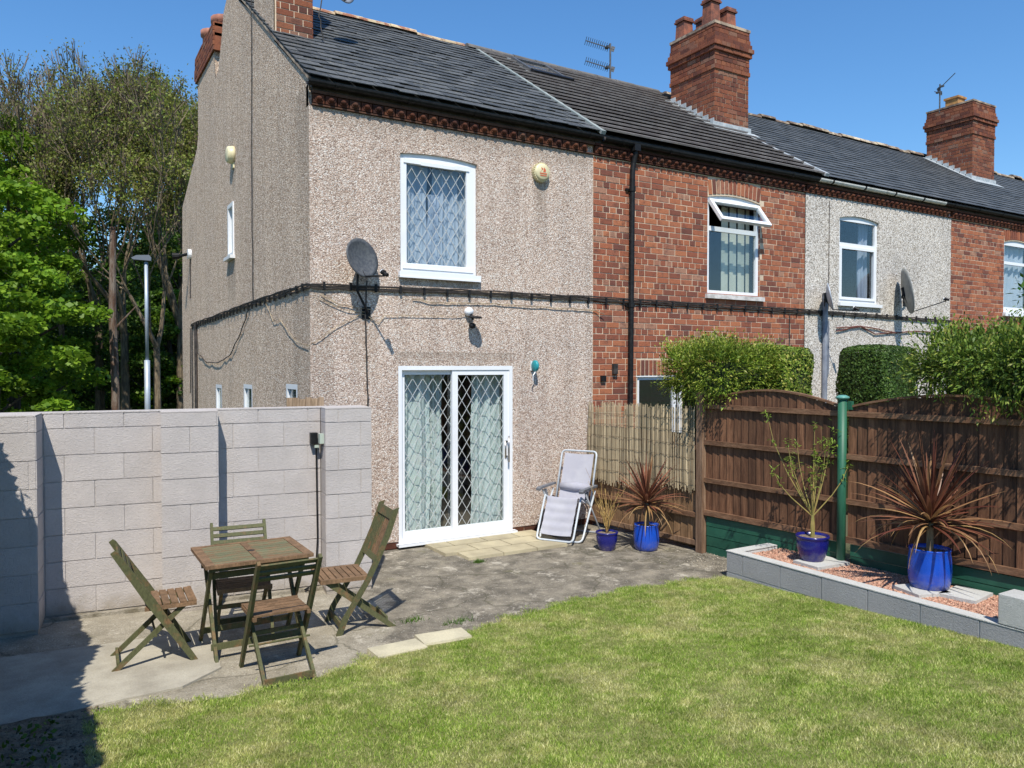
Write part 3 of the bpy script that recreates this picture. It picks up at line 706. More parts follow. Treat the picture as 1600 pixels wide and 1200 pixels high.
# soldier arches
it = []
for i in range(13):
    f = (i + .5) / 13; x = 5.97 + 1.13 * f; z = 4.795 + .06 * 4 * f * (1 - f); it.append((i % 5, TRS((x, -.004, z), (0, R(90) + (f - .5) * -.25 * -1, 0), (.215, .045, .068))))
for i in range(12):
    x = 4.65 + .075 * i; it.append((i % 5, TRS((x, -.004, 2.117), (0, R(90), 0), (.21, .045, .057))))
m = [chamfer_block(.03, .018, .07).mesh('arch_brick') for _ in range(5)]
pieces('arch_brick', wl, m, it, BRICK)
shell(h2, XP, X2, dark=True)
roof_base(h2, XP + .06, X2 + .36, BLACKM)
tl = MB(); tl.box((-.5, -.5, -.5), (.5, .5, .5)); tlm = tl.mesh('roof_tile')
pieces('roof_tile', h2, [tlm], roof_pieces(XP + .10, X2 + .34, .33, .245, .026, .002, .022), TILE, 300)
m = MB()
for a, b, w_ in (((XP + .06), (XP + .10), .09),): m.bar((XP + .08, -.13, EZ - .03), (XP + .08, RY - .1, RZ_ - .02), .07, .05, up=(0, -.55, .83))
obj('bonding_strip', m, M('verge_grey_green', (.20, .24, .24), (.3, .33, .32), sc=4, rough=.6), h2)
ridge_tiles(h2, XP - .1, X2 - .1, M('ridge_dark', (.10, .095, .09), (.15, .14, .13), sc=5, rough=.8, rv=.15), rough=.004)
dentils(h2, XP + .01, X2); gutter(h2, XP + .12, X2 + .2, BLACK, z=5.17)
m = MB(); m.tube([(4.50, -.088, 5.14), (4.50, -.088, 5.06), (4.49, -.06, 4.93), (4.48, -.055, 4.8), (4.445, -.055, .1)], .036, 10).box((4.45, -.145, 5.09), (4.55, -.04, 5.18)); dp = obj('downpipe', m, BLACK, h2, smooth=False)
for z in (4.55, 2.95, 1.5): m = MB(); m.lathe([(.046, 0), (.046, .06)], 10, (4.45 + (z) * .006, -.055, z)); m.box((4.39, -.03, z + .01), (4.53, .0, z + .04)); obj('pipe_clip', m, BLACK, dp)
# rooflight
ang = math.atan(SL); RM = Matrix.Translation((4.8, 2.82, EZ + SL * 2.82 + .03)) @ Matrix.Rotation(ang, 4, 'X')
m = MB(); frame(m, -.36, .36, -.42, .42, .06, .0, .09, lambda a, d, b: tuple(RM @ Vector((a, b, d)))); rl = obj('rooflight', m, DGREY, h2)
m = MB(); m.box((-.31, -.37, .05), (.31, .37, .06), M=RM); obj('pane', m, GLASS_D, rl)
m = MB(); m.box((-.40, -.52, .05), (.40, -.40, .11), M=RM); obj('rooflight_cover', m, BLACK, rl)
m = MB(); m.box((-.42, .42, .0), (.42, .55, .05), M=RM).box((-.43, -.52, .0), (-.36, .5, .04), M=RM).box((.36, -.52, .0), (.43, .5, .04), M=RM); obj('flashing', m, LEAD, rl)
# upper window with open top light
w = MB(); w.sheet(arch(5.972, 7.098, 3.222, 4.658, .06), [rect(6.03, 7.04, 3.28, 4.17), rect(6.03, 7.04, 4.24, 4.61)], FR, .035, .045, rim=.05); wo_ = obj('window', w, WHITE, h2)
m = MB(); m.box((5.92, -.05, 3.15), (7.16, .05, 3.215)); obj('sill', m, WHITEM, wo_)
pane(wo_, 6.03, 7.04, 3.28, 4.17, .06, mat=GLASS_D)
RS = Matrix.Translation((0, .0, 4.64)) @ Matrix.Rotation(R(-37), 4, 'X')
TS = lambda a, d, b: tuple(RS @ Vector((a, d, b)))
m = MB(); frame(m, 6.0, 7.07, -.43, .0, .06, .0, .05, TS); sa = obj('sash', m, WHITE, wo_)
m = MB(); m.box((6.06, .02, -.37), (7.01, .026, -.06), TS); obj('pane', m, GLASS_D, sa)
m = MB()
for i in range(7): m.box((6.45 + .09 * i, .19 + .02 * (i % 2), 3.2), (6.525 + .09 * i, .195 + .02 * (i % 2), 4.6))
obj('blind', m, BLIND, wo_)
# lower window
w = MB(); frame(w, 4.632, 5.498, .9, 1.998, .05, .03, .08, FR, wt=.055); w.box((4.60, .0, 1.985), (5.52, .09, 2.0)); w.box((5.33, .03, .95), (5.38, .08, 1.94)); wo_ = obj('window', w, WHITE, h2)
pane(wo_, 4.68, 5.33, .95, 1.94, .06, mat=GLASS_D)
m = MB(); m.box((3.97, -.035, 1.93), (4.05, .0, 2.01)); obj('air_brick', m, BLACK, h2)
m = MB(); m.box((4.17, -.05, 2.03), (4.24, .0, 2.17)); obj('vent', m, BLACKM, h2)

# ---- house 3 : grey pebbledash
h3 = thing('grey_pebbledash_house', 'mid terrace house with pale grey pebbledash front, slate roof and tall chimney', 'house', (X2, 0, 0))
X3 = 12.38
m = MB(); m.sheet(rect(X2 + .001, X3, 0, 4.97), [arch(9.03, 10.12, 3.22, 4.655, .06)], FR, -.006, .1); m.box((X2, .02, 4.97), (X3, .1, 5.2)); obj('front_wall', m, PB3, h3)
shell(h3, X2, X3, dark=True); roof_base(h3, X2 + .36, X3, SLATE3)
pieces('slate', h3, [unit_slab('slate')], roof_pieces(X2 + .40, X3, .262, .20, .008, .010), SLATE3, 290)
ridge_tiles(h3, X2 + .1, X3, RIDGE3, rough=.06, r=.10)
m = MB(); m.bar((X2 + .38, -.13, EZ + .0), (X2 + .38, 1.6, EZ + 1.6 * SL + .02), .09, .05, up=(0, -.55, .83)); obj('bonding_strip', m, LEAD, h3)
dentils(h3, X2, X3); gutter(h3, X2 + .22, 12.0, GUTW)
w = MB(); w.sheet(arch(9.032, 10.118, 3.222, 4.653, .06), [rect(9.09, 10.06, 4.25, 4.62), rect(9.12, 10.03, 3.32, 4.15)], FR, .03, .045, rim=.05)
frame(w, 9.085, 10.065, 3.28, 4.19, .045, .015, .03, FR); wo_ = obj('window', w, WHITE, h3)
m = MB(); m.box((9.0, -.06, 3.165), (10.17, .05, 3.22)); obj('sill', m, WHITE, wo_)
pane(wo_, 9.09, 10.06, 4.25, 4.62, .055, mat=GLASS_D); pane(wo_, 9.12, 10.03, 3.32, 4.15, .055, mat=GLASS_D); curtain(wo_, 9.84, 10.08, 3.1, 4.7, .2, .03, 2, CURTAINB)
# tall chimney between houses 2 and 3
CX0, CX1, CY0, CY1 = 7.77, 8.64, 1.64, 2.77
def stack(parent, CX0, CX1, CY0, CY1, zb, zt, mat, lim, top=True):
    m = MB(); m.box((CX0 + .007, CY0 + .007, zb), (CX1 - .012, CY1, zt - .02)); c = obj('chimney', m, MORTAR_D, parent)
    it = []; z = zb; k = 0
    n = int(round((zt - zb) / .0825)); cs = (zt - zb) / n
    for k in range(n):
        z = zb + k * cs; q = n - 1 - k
        o = {9: .022, 5: .045, 4: .07, 3: .045, 2: .022}.get(q, .01 if q < 9 else 0)
        it += brick_wall(CX0 - o, CX1 + o, z, z + cs, CY0 - o, [], stag=k, c=cs)
        it += brick_wall(-CY1 - o, -CY0 + o, z, z + cs, 0, [], rz=SD_ROT, org=(CX0 - o, 0), stag=k + 1, c=cs)
    # bricks on the gable-facing side look towards -x
    pieces('brick', c, BRC_M, it, mat, lim)
    m = MB()
    for q, o in ((9, .02), (5, .043), (4, .068), (3, .043), (2, .02), (1, .008), (0, .008)):
        m.box((CX0 - o + .006, CY0 - o + .006, zt - (q + 1) * cs + .004), (CX1 + o - .004, CY1 + o, zt - q * cs - .004))
    obj('corbel', m, mat, c)
    return c
c2 = stack(h3, CX0, CX1, CY0, CY1, 6.30, 8.27, BRICK_CH, 299)
m = MB(); m.box((CX0 - .02, CY0 - .02, 8.25), (CX1 + .02, CY1 + .02, 8.30)); obj('flaunching', m, MORTAR_D, c2)
for px_, py_, h_, sq in ((7.93, 2.58, .42, 1), (8.04, 2.0, .58, 1), (8.36, 1.92, .44, 1), (8.36, 2.5, .5, 1), (8.12, 2.42, .12, 1)):
    m = MB(); r = .115
    for z0, z1, a, b in ((8.28, 8.28 + h_ - .08, r * 1.05, r * .92), (8.28 + h_ - .08, 8.28 + h_ - .05, r * 1.15, r * 1.2), (8.28 + h_ - .05, 8.28 + h_, r * 1.05, r * 1.05)):
        m.add([(px_ + sx * w_, py_ + sy * w_, z) for z, w_ in ((z0, a), (z1, b)) for sx, sy in ((-1, -1), (1, -1), (1, 1), (-1, 1))], [(0, 1, 5, 4), (1, 2, 6, 5), (2, 3, 7, 6), (3, 0, 4, 7), (4, 5, 6, 7)])
    obj('chimney_pot', m, TERRA, c2)
def stepflash(parent, X0_, X1_, Y0_, Y1_):
    m = MB(); n = 8
    for i in range(n):
        ya = Y0_ + (Y1_ - Y0_) * i / n; yb = Y0_ + (Y1_ - Y0_) * (i + 1) / n; zb = EZ + SL * ya
        m.box((X0_ - .018, ya, zb), (X0_ - .004, yb + .02, EZ + SL * yb + .12))
    m.bar((X0_ - .08, Y0_ - .05, EZ + SL * (Y0_ - .05) + .075), (X0_ - .08, Y1_, EZ + SL * Y1_ + .075), .16, .012, up=(0, -.55, .83))
    m.box((X0_ - .05, Y0_ - .02, EZ + SL * Y0_ - .02), (X1_ + .05, Y0_ - .004, EZ + SL * Y0_ + .15))
    m.bar((X0_ - .12, Y0_ - .1, EZ + SL * (Y0_ - .1) + .07), (X1_ + .12, Y0_ - .1, EZ + SL * (Y0_ - .1) + .07), .2, .015, up=(0, -.55, .83))
    obj('flashing', m, LEAD, parent)
stepflash(c2, CX0, CX1, CY0, CY1)

# ---- house 4 : brick, roof running on
h4 = thing('far_brick_house', 'farther red brick terrace house at right edge below the corbelled brick chimney', 'house', (X3, 0, 0))
X4 = 17.5
m = MB(); m.sheet(rect(X3 + .001, X4, 0, 4.97), [arch(14.33, 15.42, 3.24, 4.68, .06)], FR, .006, .1); m.box((X3, .03, 4.97), (X4, .1, 5.2)); wl = obj('front_wall', m, MORTAR, h4)
pieces('brick', wl, BR_M, brick_wall(X3 + .004, X4, .02, 4.96, .0, [(14.33, 15.42, 3.24, 4.97)]), BRICK, 299)
it = []
for i in range(14):
    f = (i + .5) / 14; it.append((i % 5, TRS((14.33 + 1.09 * f, -.004, 4.81 + .06 * 4 * f * (1 - f)), (0, R(90) + (f - .5) * .25, 0), (.215, .045, .062))))
m = [chamfer_block(.03, .018, .07).mesh('arch_brick') for _ in range(5)]; pieces('arch_brick', wl, m, it, BRICK)
shell(h4, X3, X4, dark=True); roof_base(h4, X3, X4, SLATE3)
pieces('slate', h4, [unit_slab('slate')], roof_pieces(X3, X4, .262, .20, .008, .010), SLATE3, 1) if False else join_pieces('slates', roof_pieces(X3, X4, .262, .20, .008, .010), SLATE3, h4, [unit_slab('slate')])
ridge_tiles(h4, X3, X4, RIDGE3, rough=.05); dentils(h4, X3, X4); gutter(h4, 12.0, X4, BLACK)
w = MB(); w.sheet(arch(14.332, 15.418, 3.242, 4.678, .06), [rect(14.39, 15.36, 4.3, 4.63), rect(14.39, 15.36, 3.36, 4.24)], FR, .03, .045, rim=.05); wo_ = obj('window', w, WHITE, h4)
m = MB(); m.box((14.3, -.06, 3.17), (15.45, .05, 3.24)); obj('sill', m, WHITE, wo_)
pane(wo_, 14.39, 15.36, 3.36, 4.24, .055); pane(wo_, 14.39, 15.36, 4.3, 4.63, .055); curtain(wo_, 14.36, 15.4, 3.1, 4.7, .16, .04, 5, CURTAINB)
h5 = thing('last_terrace_house', 'last terrace house in the row, only its slate roof showing beyond the far chimney', 'house', (X4, 0, 0))
m = MB(); m.box((X4 + .001, .0, 0), (27, .2, 5.2)).box((26.9, .2, 0), (27, BY, 5.2)); obj('front_wall', m, M('plain_brick_wall', (.33, .12, .07), (.24, .09, .06), sc=9, rough=.9, fine=.2), h5)
roof_base(h5, X4, 27, SLATE3); join_pieces('slates', roof_pieces(X4, 27, .3, .25, .008, .010), SLATE3, h5, [unit_slab('slate')]); ridge_tiles(h5, X4, 27, RIDGE3, rough=.06); gutter(h5, X4, 27, BLACK, brackets=False)
c3 = stack(h5, 17.05, 18.06, 2.12, 3.28, 6.62, 8.68, BRICK_CH, 290)
stepflash(c3, 17.05, 18.06, 2.12, 3.28)
m = MB(); m.box((17.03, 2.1, 8.66), (18.08, 3.3, 8.70)); obj('flaunching', m, MORTAR_D, c3)
m = MB(); m.box((17.28, 2.62, 8.7), (17.6, 2.94, 8.93)).box((17.25, 2.59, 8.93), (17.63, 2.97, 8.98)); obj('chimney_pot', m, M('ochre_pot', (.45, .24, .08), (.3, .16, .07), sc=9, rough=.8), c3)

# ------------------------------------------------------------------ things on the walls
CABLEB = M('dirty_cream_cable', (.50, .40, .26), (.20, .15, .10), sc=9, rough=.7)
def wob(pts, n=6, a=.006):
    out = []
    for p, q in zip(pts, pts[1:]):
        for i in range(n):
            f = i / n; out.append(tuple(p[k] + (q[k] - p[k]) * f + random.uniform(-a, a) * (1 if k != 1 else .3) for k in range(3)))
    return out + [pts[-1]]
cb = thing('cable_bundle', 'bundle of black cables clipped along the fronts and gable at first floor level', 'cable', (0, -.02, 3.0))
for k in range(4):
    m = MB(); z = 2.985 + .016 * k
    m.tube(wob([(0 - .02, 8.15, z - .05), (-.022, 5.5, z - .03), (-.022, 2.7, z + .01), (-.022, .02, z + .005)], 10, .008) + wob([(-.012, -.022, z + .0), (2, -.022, z + .03), (3.85, -.022, z + .035), (6, -.025, z + .035), (8.15, -.025, z + .03), (10, -.03, z + .01), (12.4, -.025, z - .02)], 12, .007), .0075 if k < 3 else .010, 5)
    obj('cable', m, BLACKM, cb)
me = MB(); me.box((-.012, -.012, -.045), (.012, .012, .045)); me = me.mesh('clip'); me.materials.append(BLACK)
it = [(0, TRS((.15 + .3 * i, -.026, 3.02 + .005 * math.sin(i)))) for i in range(40)] + [(0, TRS((-.026, .2 + .25 * i, 3.01 - .012 * i * .25))) for i in range(32)]
pieces('clip', cb, [me], it, BLACK)
m = MB()
m.tube(wob([(-.02, 2.9, 2.96), (-.025, 3.3, 2.72), (-.025, 4.2, 2.32), (-.025, 5.2, 2.2), (-.025, 6.4, 2.2), (-.025, 7.3, 2.4), (-.025, 7.5, 2.9)], 5, .01), .008, 5); obj('cable', m, BLACKM, cb, label='loose loop of cable hanging on the gable')
m = MB(); m.tube(wob([(-.02, 2.66, 3.0), (-.02, 2.68, 5), (-.02, 2.62, 7.2)], 8, .004), .007, 5); tag(obj('wall_cable', m, BLACKM), 'thin dark cable running straight up the pebbledash gable to the roof', 'cable')
m = MB(); m.tube([(-.03, 7.5, 2.95), (-.03, 7.5, .2)], .03, 6).tube([(-.025, 8.0, 2.9), (-.025, 8.0, .2)], .012, 5).tube([(-.025, 8.2, 2.9), (-.025, 8.25, 1.6)], .01, 5); tag(obj('conduit_pipe', m, BLACKM), 'dark pipe and cables dropping down the far end of the gable wall', 'pipe')
m = MB(); m.tube(wob([(-.02, 1.9, 2.95), (-.02, 1.55, 2.7), (-.02, 1.25, 2.72), (-.022, .5, 2.42), (-.02, .02, 2.36), (.05, -.02, 2.4), (.3, -.02, 2.58), (.55, -.02, 2.72), (.62, -.02, 2.72)], 4, .004), .0038, 5)
m.tube(wob([(.66, -.02, 2.70), (.78, -.02, 2.62), (.85, -.02, 2.72), (1.4, -.02, 2.735), (1.8, -.02, 2.74), (1.9, -.03, 2.78)], 5, .003), .0038, 5)
tag(obj('beige_cable', m, CABLEB), 'thin cream cable zigzagging from the gable to the white floodlight', 'cable')
m = MB()
m.tube(wob([(.12, -.02, 2.92), (.3, -.02, 2.83), (.55, -.02, 2.79), (.7, -.02, 2.78)], 5, .005), .005, 5).tube(wob([(.1, -.02, 2.88), (.28, -.02, 2.80), (.45, -.02, 2.75), (.66, -.02, 2.745)], 5, .004), .0045, 5)
m.tube(wob([(1.2, -.02, 2.93), (1.5, -.02, 2.89), (1.9, -.02, 2.905), (2.3, -.02, 2.915), (2.9, -.02, 2.90), (3.4, -.02, 2.90), (3.86, -.02, 2.89), (4.0, -.05, 2.84)], 5, .006), .006, 5)
tag(obj('sagging_cable', m, CABLEB), 'pale sagging cable clipped just under the black cable bundle on the pink house', 'cable')
m = MB()
for k in range(2): m.tube(wob([(8.95, -.03, 2.78 - .05 * k), (9.6, -.03, 2.83), (10.0, -.03, 2.8 - .09 * k), (10.6, -.03, 2.74), (11.2, -.03, 2.78), (12.35, -.03, 2.76), (12.5, -.03, 2.9)], 5, .006), .011, 5)
tag(obj('rusty_cable', m, M('rust_brown_cable', (.13, .04, .03), rough=.8)), 'reddish brown cables clipped under the window of the grey house', 'cable')
m = MB(); m.tube([(8.62, -.05, 3.35), (8.62, -.05, .3)], .045, 10).tube([(8.74, -.03, 2.9), (8.74, -.03, 2.0)], .013, 5); tag(obj('grey_pipe', m, GREYP), 'dark grey vertical pipe on the grey house beside its left satellite dish', 'pipe')
m = MB(); m.tube([(8.75, -.015, 4.9), (8.75, -.015, 3.1)], .006, 4).tube([(7.78, -.02, 2.98), (7.78, -.02, 2.2)], .007, 4); tag(obj('drop_wire', m, BLACKM), 'thin vertical wires down the brick and grey house fronts', 'wire')

def dish(label, c, nrm, a, b, foot, lnb, mat, grp, arm_up=None):
    c = Vector(c); n = Vector(nrm).normalized(); up = Vector((0, 0, 1)); x = up.cross(n).normalized(); y = n.cross(x)
    t = thing('satellite_dish', label, 'satellite dish', tuple(foot), 0, grp)
    m = MB(); nn = 32; rings = 6
    for side, off in ((1, 0), (-1, -.012)):
        b0 = len(m.v)
        for i in range(rings + 1):
            r = i / rings
            for k in range(nn):
                an = 2 * math.pi * k / nn; p = c + x * (a * r * math.cos(an)) + y * (b * r * math.sin(an)) + n * (.055 * (r * r - 1) + off)
                m.v.append(tuple(p))
        for i in range(rings):
            for k in range(nn):
                k2 = (k + 1) % nn; m.f.append([b0 + i * nn + k, b0 + i * nn + k2, b0 + (i + 1) * nn + k2, b0 + (i + 1) * nn + k]); m.r.append(0)
    e = (rings) * nn; o2 = (rings + 1) * nn
    for k in range(nn): k2 = (k + 1) % nn; m.f.append([e + k, e + k2, o2 + e + k2, o2 + e + k]); m.r.append(0)
    obj('reflector', m, mat, t, smooth=True)
    foot = Vector(foot); bk = c - n * .08
    m = MB(); m.tube([foot, foot + Vector((0, -.06, 0)), Vector((bk.x, bk.y + .02, foot.z + (bk.z - foot.z) * .4)), bk], .014, 8)
    m.box(tuple(foot + Vector((-.05, -.012, -.07))), tuple(foot + Vector((.05, .0, .07)))); m.bar(bk - y * .08, bk + y * .08, .06, .04); obj('bracket', m, BLACK, t, smooth=False)
    lnb = Vector(lnb); st = c - y * b * .93 - n * .01
    m = MB(); m.tube([bk - y * .05, st, lnb - Vector((0, 0, .03))], .009, 6); obj('feed_arm', m, BLACK, t)
    m = MB(); dr = (c - lnb).normalized(); m.tube([lnb - dr * .05, lnb], .022, 10).tube([lnb, lnb + dr * .035], .03, 10); lo = obj('receiver', m, BLACK, t)
    m = MB(); m.tube([lnb + dr * .035, lnb + dr * .045], .027, 10); obj('receiver_cap', m, WHITE, lo)
    return t
DG = 'satellite dishes on the terrace fronts'
dish('dark grey satellite dish on the pink pebbledash front left of its upper window', (.525, -.22, 3.33), (.40, -.88, .22), .232, .225, (.64, 0, 2.74), (.665, -.50, 3.14), DGREY, DG)
dish('small pale satellite dish left of the grey house window', (8.46, -.27, 3.27), (.62, -.76, .2), .2, .23, (8.62, -.06, 3.2), (8.62, -.62, 3.06), STEELP, DG)
dish('large oval grey satellite dish right of the grey house window', (10.58, -.27, 3.47), (.72, -.66, .18), .30, .41, (10.9, 0, 3.3), (10.88, -.78, 3.30), M('mid_grey_dish', (.20, .21, .21), (.26, .27, .26), sc=8, rough=.6), DG)
dish('pale satellite dish high on the brick stack, only its lower rim in frame', (.86, 1.45, 7.10), (.45, -.86, .22), .24, .25, (.50, 1.9, 7.0), (1.0, 1.15, 6.93), GREYP, DG)
m = MB(); m.tube(wob([(.60, 1.45, 6.9), (.56, 1.42, 6.6), (.6, 1.40, 6.3)], 5, .01), .008, 5); tag(obj('dish_cable', m, BLACKM), 'black cable hanging by the brick stack from the roof dish', 'cable')
m = MB(); m.tube(wob([(.64, -.03, 3.1), (.62, -.03, 2.72), (.635, -.025, 2.2), (.65, -.025, 1.7), (.66, -.025, 1.2)], 5, .004), .009, 5); tag(obj('dish_downlead', m, BLACKM), 'black cable running from the dark dish down behind the block wall', 'cable')
# alarm bells
bx = thing('alarm_box', 'round cream alarm bell box with red emblem right of the upper window', 'alarm box', (3.0, 0, 4.62))
MY = Matrix.Rotation(R(90), 4, 'X')
m = MB(); m.lathe([(.03, -.001), (.118, 0), (.118, .03), (.105, .075), (.09, .085), (0, .088)], 28, (2.985, 0, 4.62), MY); obj('cover', m, CREAM, bx, smooth=True)
me = MB(); me.box((-.004, -.004, -.02), (.004, .004, .02)); me = me.mesh('rib'); me.materials.append(CREAM)
it = [(0, TRS((2.985 + .117 * math.cos(a), -.03, 4.62 + .117 * math.sin(a)), (0, -a, 0), (1.3, 8, .4))) for a in [2 * math.pi * k / 26 for k in range(26)]]
join_pieces('rib', it, CREAM, bx, [me])
m = MB()
for p in ([(-.055, -.02), (-.02, .01), (-.03, .05), (.0, .03)], [(.0, -.01), (.01, .05), (.04, .02), (.035, -.01)], [(-.05, -.035), (.055, -.035), (.055, -.022), (-.05, -.022)], [(-.045, -.06), (.05, -.06), (.05, -.048), (-.045, -.048)]):
    m.prism([(2.985 + a, 4.625 + b) for a, b in p], FR, -.0905, -.088)
obj('emblem', m, M('red_print', (.55, .12, .05), rough=.6), bx)
bx = thing('alarm_box', 'small cream alarm box high on the pebbledash gable wall', 'alarm box', (0, 4.0, 5.35))
MX = Matrix.Rotation(R(-90), 4, 'Y')
m = MB(); m.lathe([(.03, 0), (.135, 0), (.135, .03), (.12, .09), (.10, .105), (0, .105)], 20, (0, 3.98, 5.36), MX); obj('cover', m, CREAM, bx, smooth=True)
m = MB(); m.box((-.02, 3.92, 5.16), (0, 4.04, 5.26)); obj('base', m, CREAM, bx)
# floodlights
t = thing('security_light', 'small white security light with sensor above the patio door', 'light', (1.93, 0, 2.78))
m = MB(); m.lathe([(.05, 0), (.055, .03), (.05, .06), (.03, .08), (0, .085)], 16, (1.94, 0, 2.80), MY); obj('housing', m, WHITE, t, smooth=True)
m = MB(); m.tube([(1.95, -.07, 2.77), (1.96, -.1, 2.70)], .014, 8); m.lathe([(0, 0), (.07, .008), (.085, .02), (.07, .03), (0, .03)], 18, (1.97, -.14, 2.71), Matrix.Rotation(R(10), 4, 'X')); m.lathe([(0, -.05), (.035, -.04), (.045, 0), (.02, .02), (0, .02)], 12, (1.95, -.10, 2.64)); obj('sensor', m, BLACK, t, smooth=True)
t = thing('security_light', 'small black security light on a white base at the far end of the gable', 'light', (0, 8.3, 4.36))
m = MB(); m.lathe([(0, 0), (.1, 0), (.1, .06), (0, .07)], 14, (0, 8.2, 4.38), MX); obj('base', m, WHITE, t)
m = MB(); m.tube([(-.06, 8.2, 4.38), (-.2, 8.3, 4.34)], .03, 8).tube([(-.2, 8.3, 4.34), (-.33, 8.32, 4.33)], [.06, .07], 10); obj('head', m, BLACK, t)
m = MB(); m.tube([(-.015, 8.2, 4.3), (-.015, 8.25, 3.5)], .01, 5); obj('cable', m, BLACKM, t)
# teal reel by the door
t = thing('wall_reel', 'teal round clothesline reel with white hook on the wall right of the patio door', 'reel', (2.85, 0, 2.12))
m = MB(); m.lathe([(0, -.022), (.06, -.022), (.072, -.012), (.072, .012), (.06, .022), (0, .022)], 20, (2.87, -.078, 2.14), Matrix.Rotation(R(90), 4, 'Y') @ Matrix.Rotation(0, 4, 'X')); obj('case', m, TEAL, t, smooth=True)
m = MB(); m.box((2.845, -.02, 2.08), (2.875, 0, 2.2)); obj('bracket', m, WHITE, t)
m = MB(); m.tube([(2.87, -.09, 2.075), (2.85, -.10, 2.05), (2.825, -.10, 2.02), (2.83, -.09, 1.95)], .006, 6); obj('hook', m, WHITE, t)

# ------------------------------------------------------------------ painted block wall
WO = Vector((-2.405, -.86, 0)); wa = R(-6.5)
WMx = Matrix.Translation(WO) @ Matrix.Rotation(wa, 4, 'Z')
bw = thing('block_wall', 'pale painted concrete block garden wall with piers behind the table', 'wall', tuple(WO))
EARTHY = M('dirty_mortar', (.30, .27, .22), (.16, .14, .10), sc=9, rough=.95, bump=.01, world=True, fine=.25)
BLM = [chamfer_block(.005, .002, .011).mesh('block') for _ in range(4)]
def Tw(a, d, b): return tuple(WMx @ Vector((a, d, b)))
m = MB(); m.box((-1.6, .007, -.05), (2.125, .2, 1.725), Tw)
m.box((-.85, -.348, -.05), (-.102, .006, 1.725), Tw).box((.807, -.218, -.05), (1.253, .006, 1.715), Tw)
PIX0, PIX1 = 2.19, 2.625
m.box((PIX0 + .006, -.225, -.05), (PIX1 - .006, .21, 1.73), Tw); obj('mortar_bed', m, JOINTW, bw)
it = []
def course_blocks(xa, xb, z0, z1, y, off, rz=0, org=(0, 0), L=.45):
    out = []; x = xa - off
    RM_ = WMx @ Matrix.Translation((org[0], org[1], 0)) @ Matrix.Rotation(rz, 4, 'Z')
    while x < xb - .02:
        s = max(x, xa); e = min(x + L, xb)
        if e - s > .02: out.append((random.randrange(4), RM_ @ TRS(((s + e) / 2, y + random.uniform(-.0015, .0015), (z0 + z1) / 2), (random.uniform(-.006, .006), 0, random.uniform(-.002, .002)), (e - s - .008, .09, z1 - z0 - .007))))
        x += L
    return out
zs = [0.035 + .225 * k for k in range(8)] + [1.735]
for k in range(8):
    a, b = zs[k], zs[k + 1]
    it += course_blocks(-.09, .81, a, b, 0, .30 if k % 2 else .075)
    it += course_blocks(1.25, PIX0, a, b, 0, .08 if k % 2 else .3)
    it += course_blocks(-.85, -.10, a, b, -.355, .2 if k % 2 else 0)                     # thick pier at left
    it += course_blocks(-.355, 0, a, b, 0, .1 if k % 2 else 0, R(90), (-.095, 0))
    it += course_blocks(.80, 1.26, a, b, -.225, .0 if k % 3 else .22)
    it += course_blocks(0, .225, a, b, 0, 0, R(-90), (.80, 0))
    it += course_blocks(-.225, 0, a, b, 0, 0, R(90), (1.26, 0))
    it += course_blocks(PIX0, PIX1, a, b, -.232, .33 if k % 2 else .12)
    it += course_blocks(0, .232, a, b, 0, .06 if k % 2 else 0, R(-90), (PIX0, 0))
    it += course_blocks(-.232, .2, a, b, 0, .06 if k % 2 else 0, R(90), (PIX1, 0))
pieces('block', bw, BLM, it, BLOCKW)
m = MB(); m.box((-1.6, -.003, 1.735), (PIX0, .2, 1.745), Tw).box((-.85, -.35, 1.735), (-.1, -.003, 1.745), Tw).box((.80, -.22, 1.735), (1.26, -.003, 1.743), Tw).box((PIX0, -.23, 1.735), (PIX1, .21, 1.745), Tw); obj('wall_top', m, JOINTW, bw)
m = MB(); m.box((-1.3, -.06, -.02), (2.2, .0, .03), Tw); obj('mortar_fillet', m, EARTHY, bw)
# outdoor socket and lead
t = thing('outdoor_socket', 'grey and black outdoor socket box on the wall beside the end pier', 'socket', Tw(2.13, 0, 1.45))
m = MB(); m.box((2.085, -.075, 1.40), (2.15, -.002, 1.505), Tw); obj('cover', m, BLACK, t)
m = MB(); m.box((2.15, -.09, 1.41), (2.19, -.17, 1.50), Tw).box((2.12, -.08, 1.365), (2.16, -.03, 1.39), Tw); obj('box', m, M('pale_green_plastic', (.38, .44, .38), rough=.5), t)
m = MB(); m.tube([Tw(2.14, -.04, 1.37), Tw(2.145, -.03, 1.1), Tw(2.15, -.03, .5), Tw(2.13, -.035, .15), Tw(2.1, -.05, .06), Tw(2.02, -.08, .03), Tw(2.06, -.12, .02), Tw(2.12, -.09, .03)], .008, 6); obj('lead', m, BLACK, t)
# small timber gate hidden behind the pier
t = thing('wooden_gate', 'top edge of a small weathered timber gate behind the block wall', 'gate', (-.1, -.35, 0))
GB = M_wood('gate_board', (.25, .17, .10), (.42, .30, .20), rv=.15, stretch=(9, 9, .9)); me = MB(); me.box((-.5, 0, 0), (.5, 1, 1)); me = me.mesh('board')
pieces('board', t, [me], [(0, TRS((-.32 + .066 * i, -.35, .05), (0, 0, 0), (.06, .025, 1.74 + random.uniform(0, .02)))) for i in range(6)], GB)
m = MB(); m.box((-.36, -.325, 1.5), (.05, -.28, 1.56)).box((-.36, -.325, .4), (.05, -.28, .46)); obj('rail', m, GB, t)

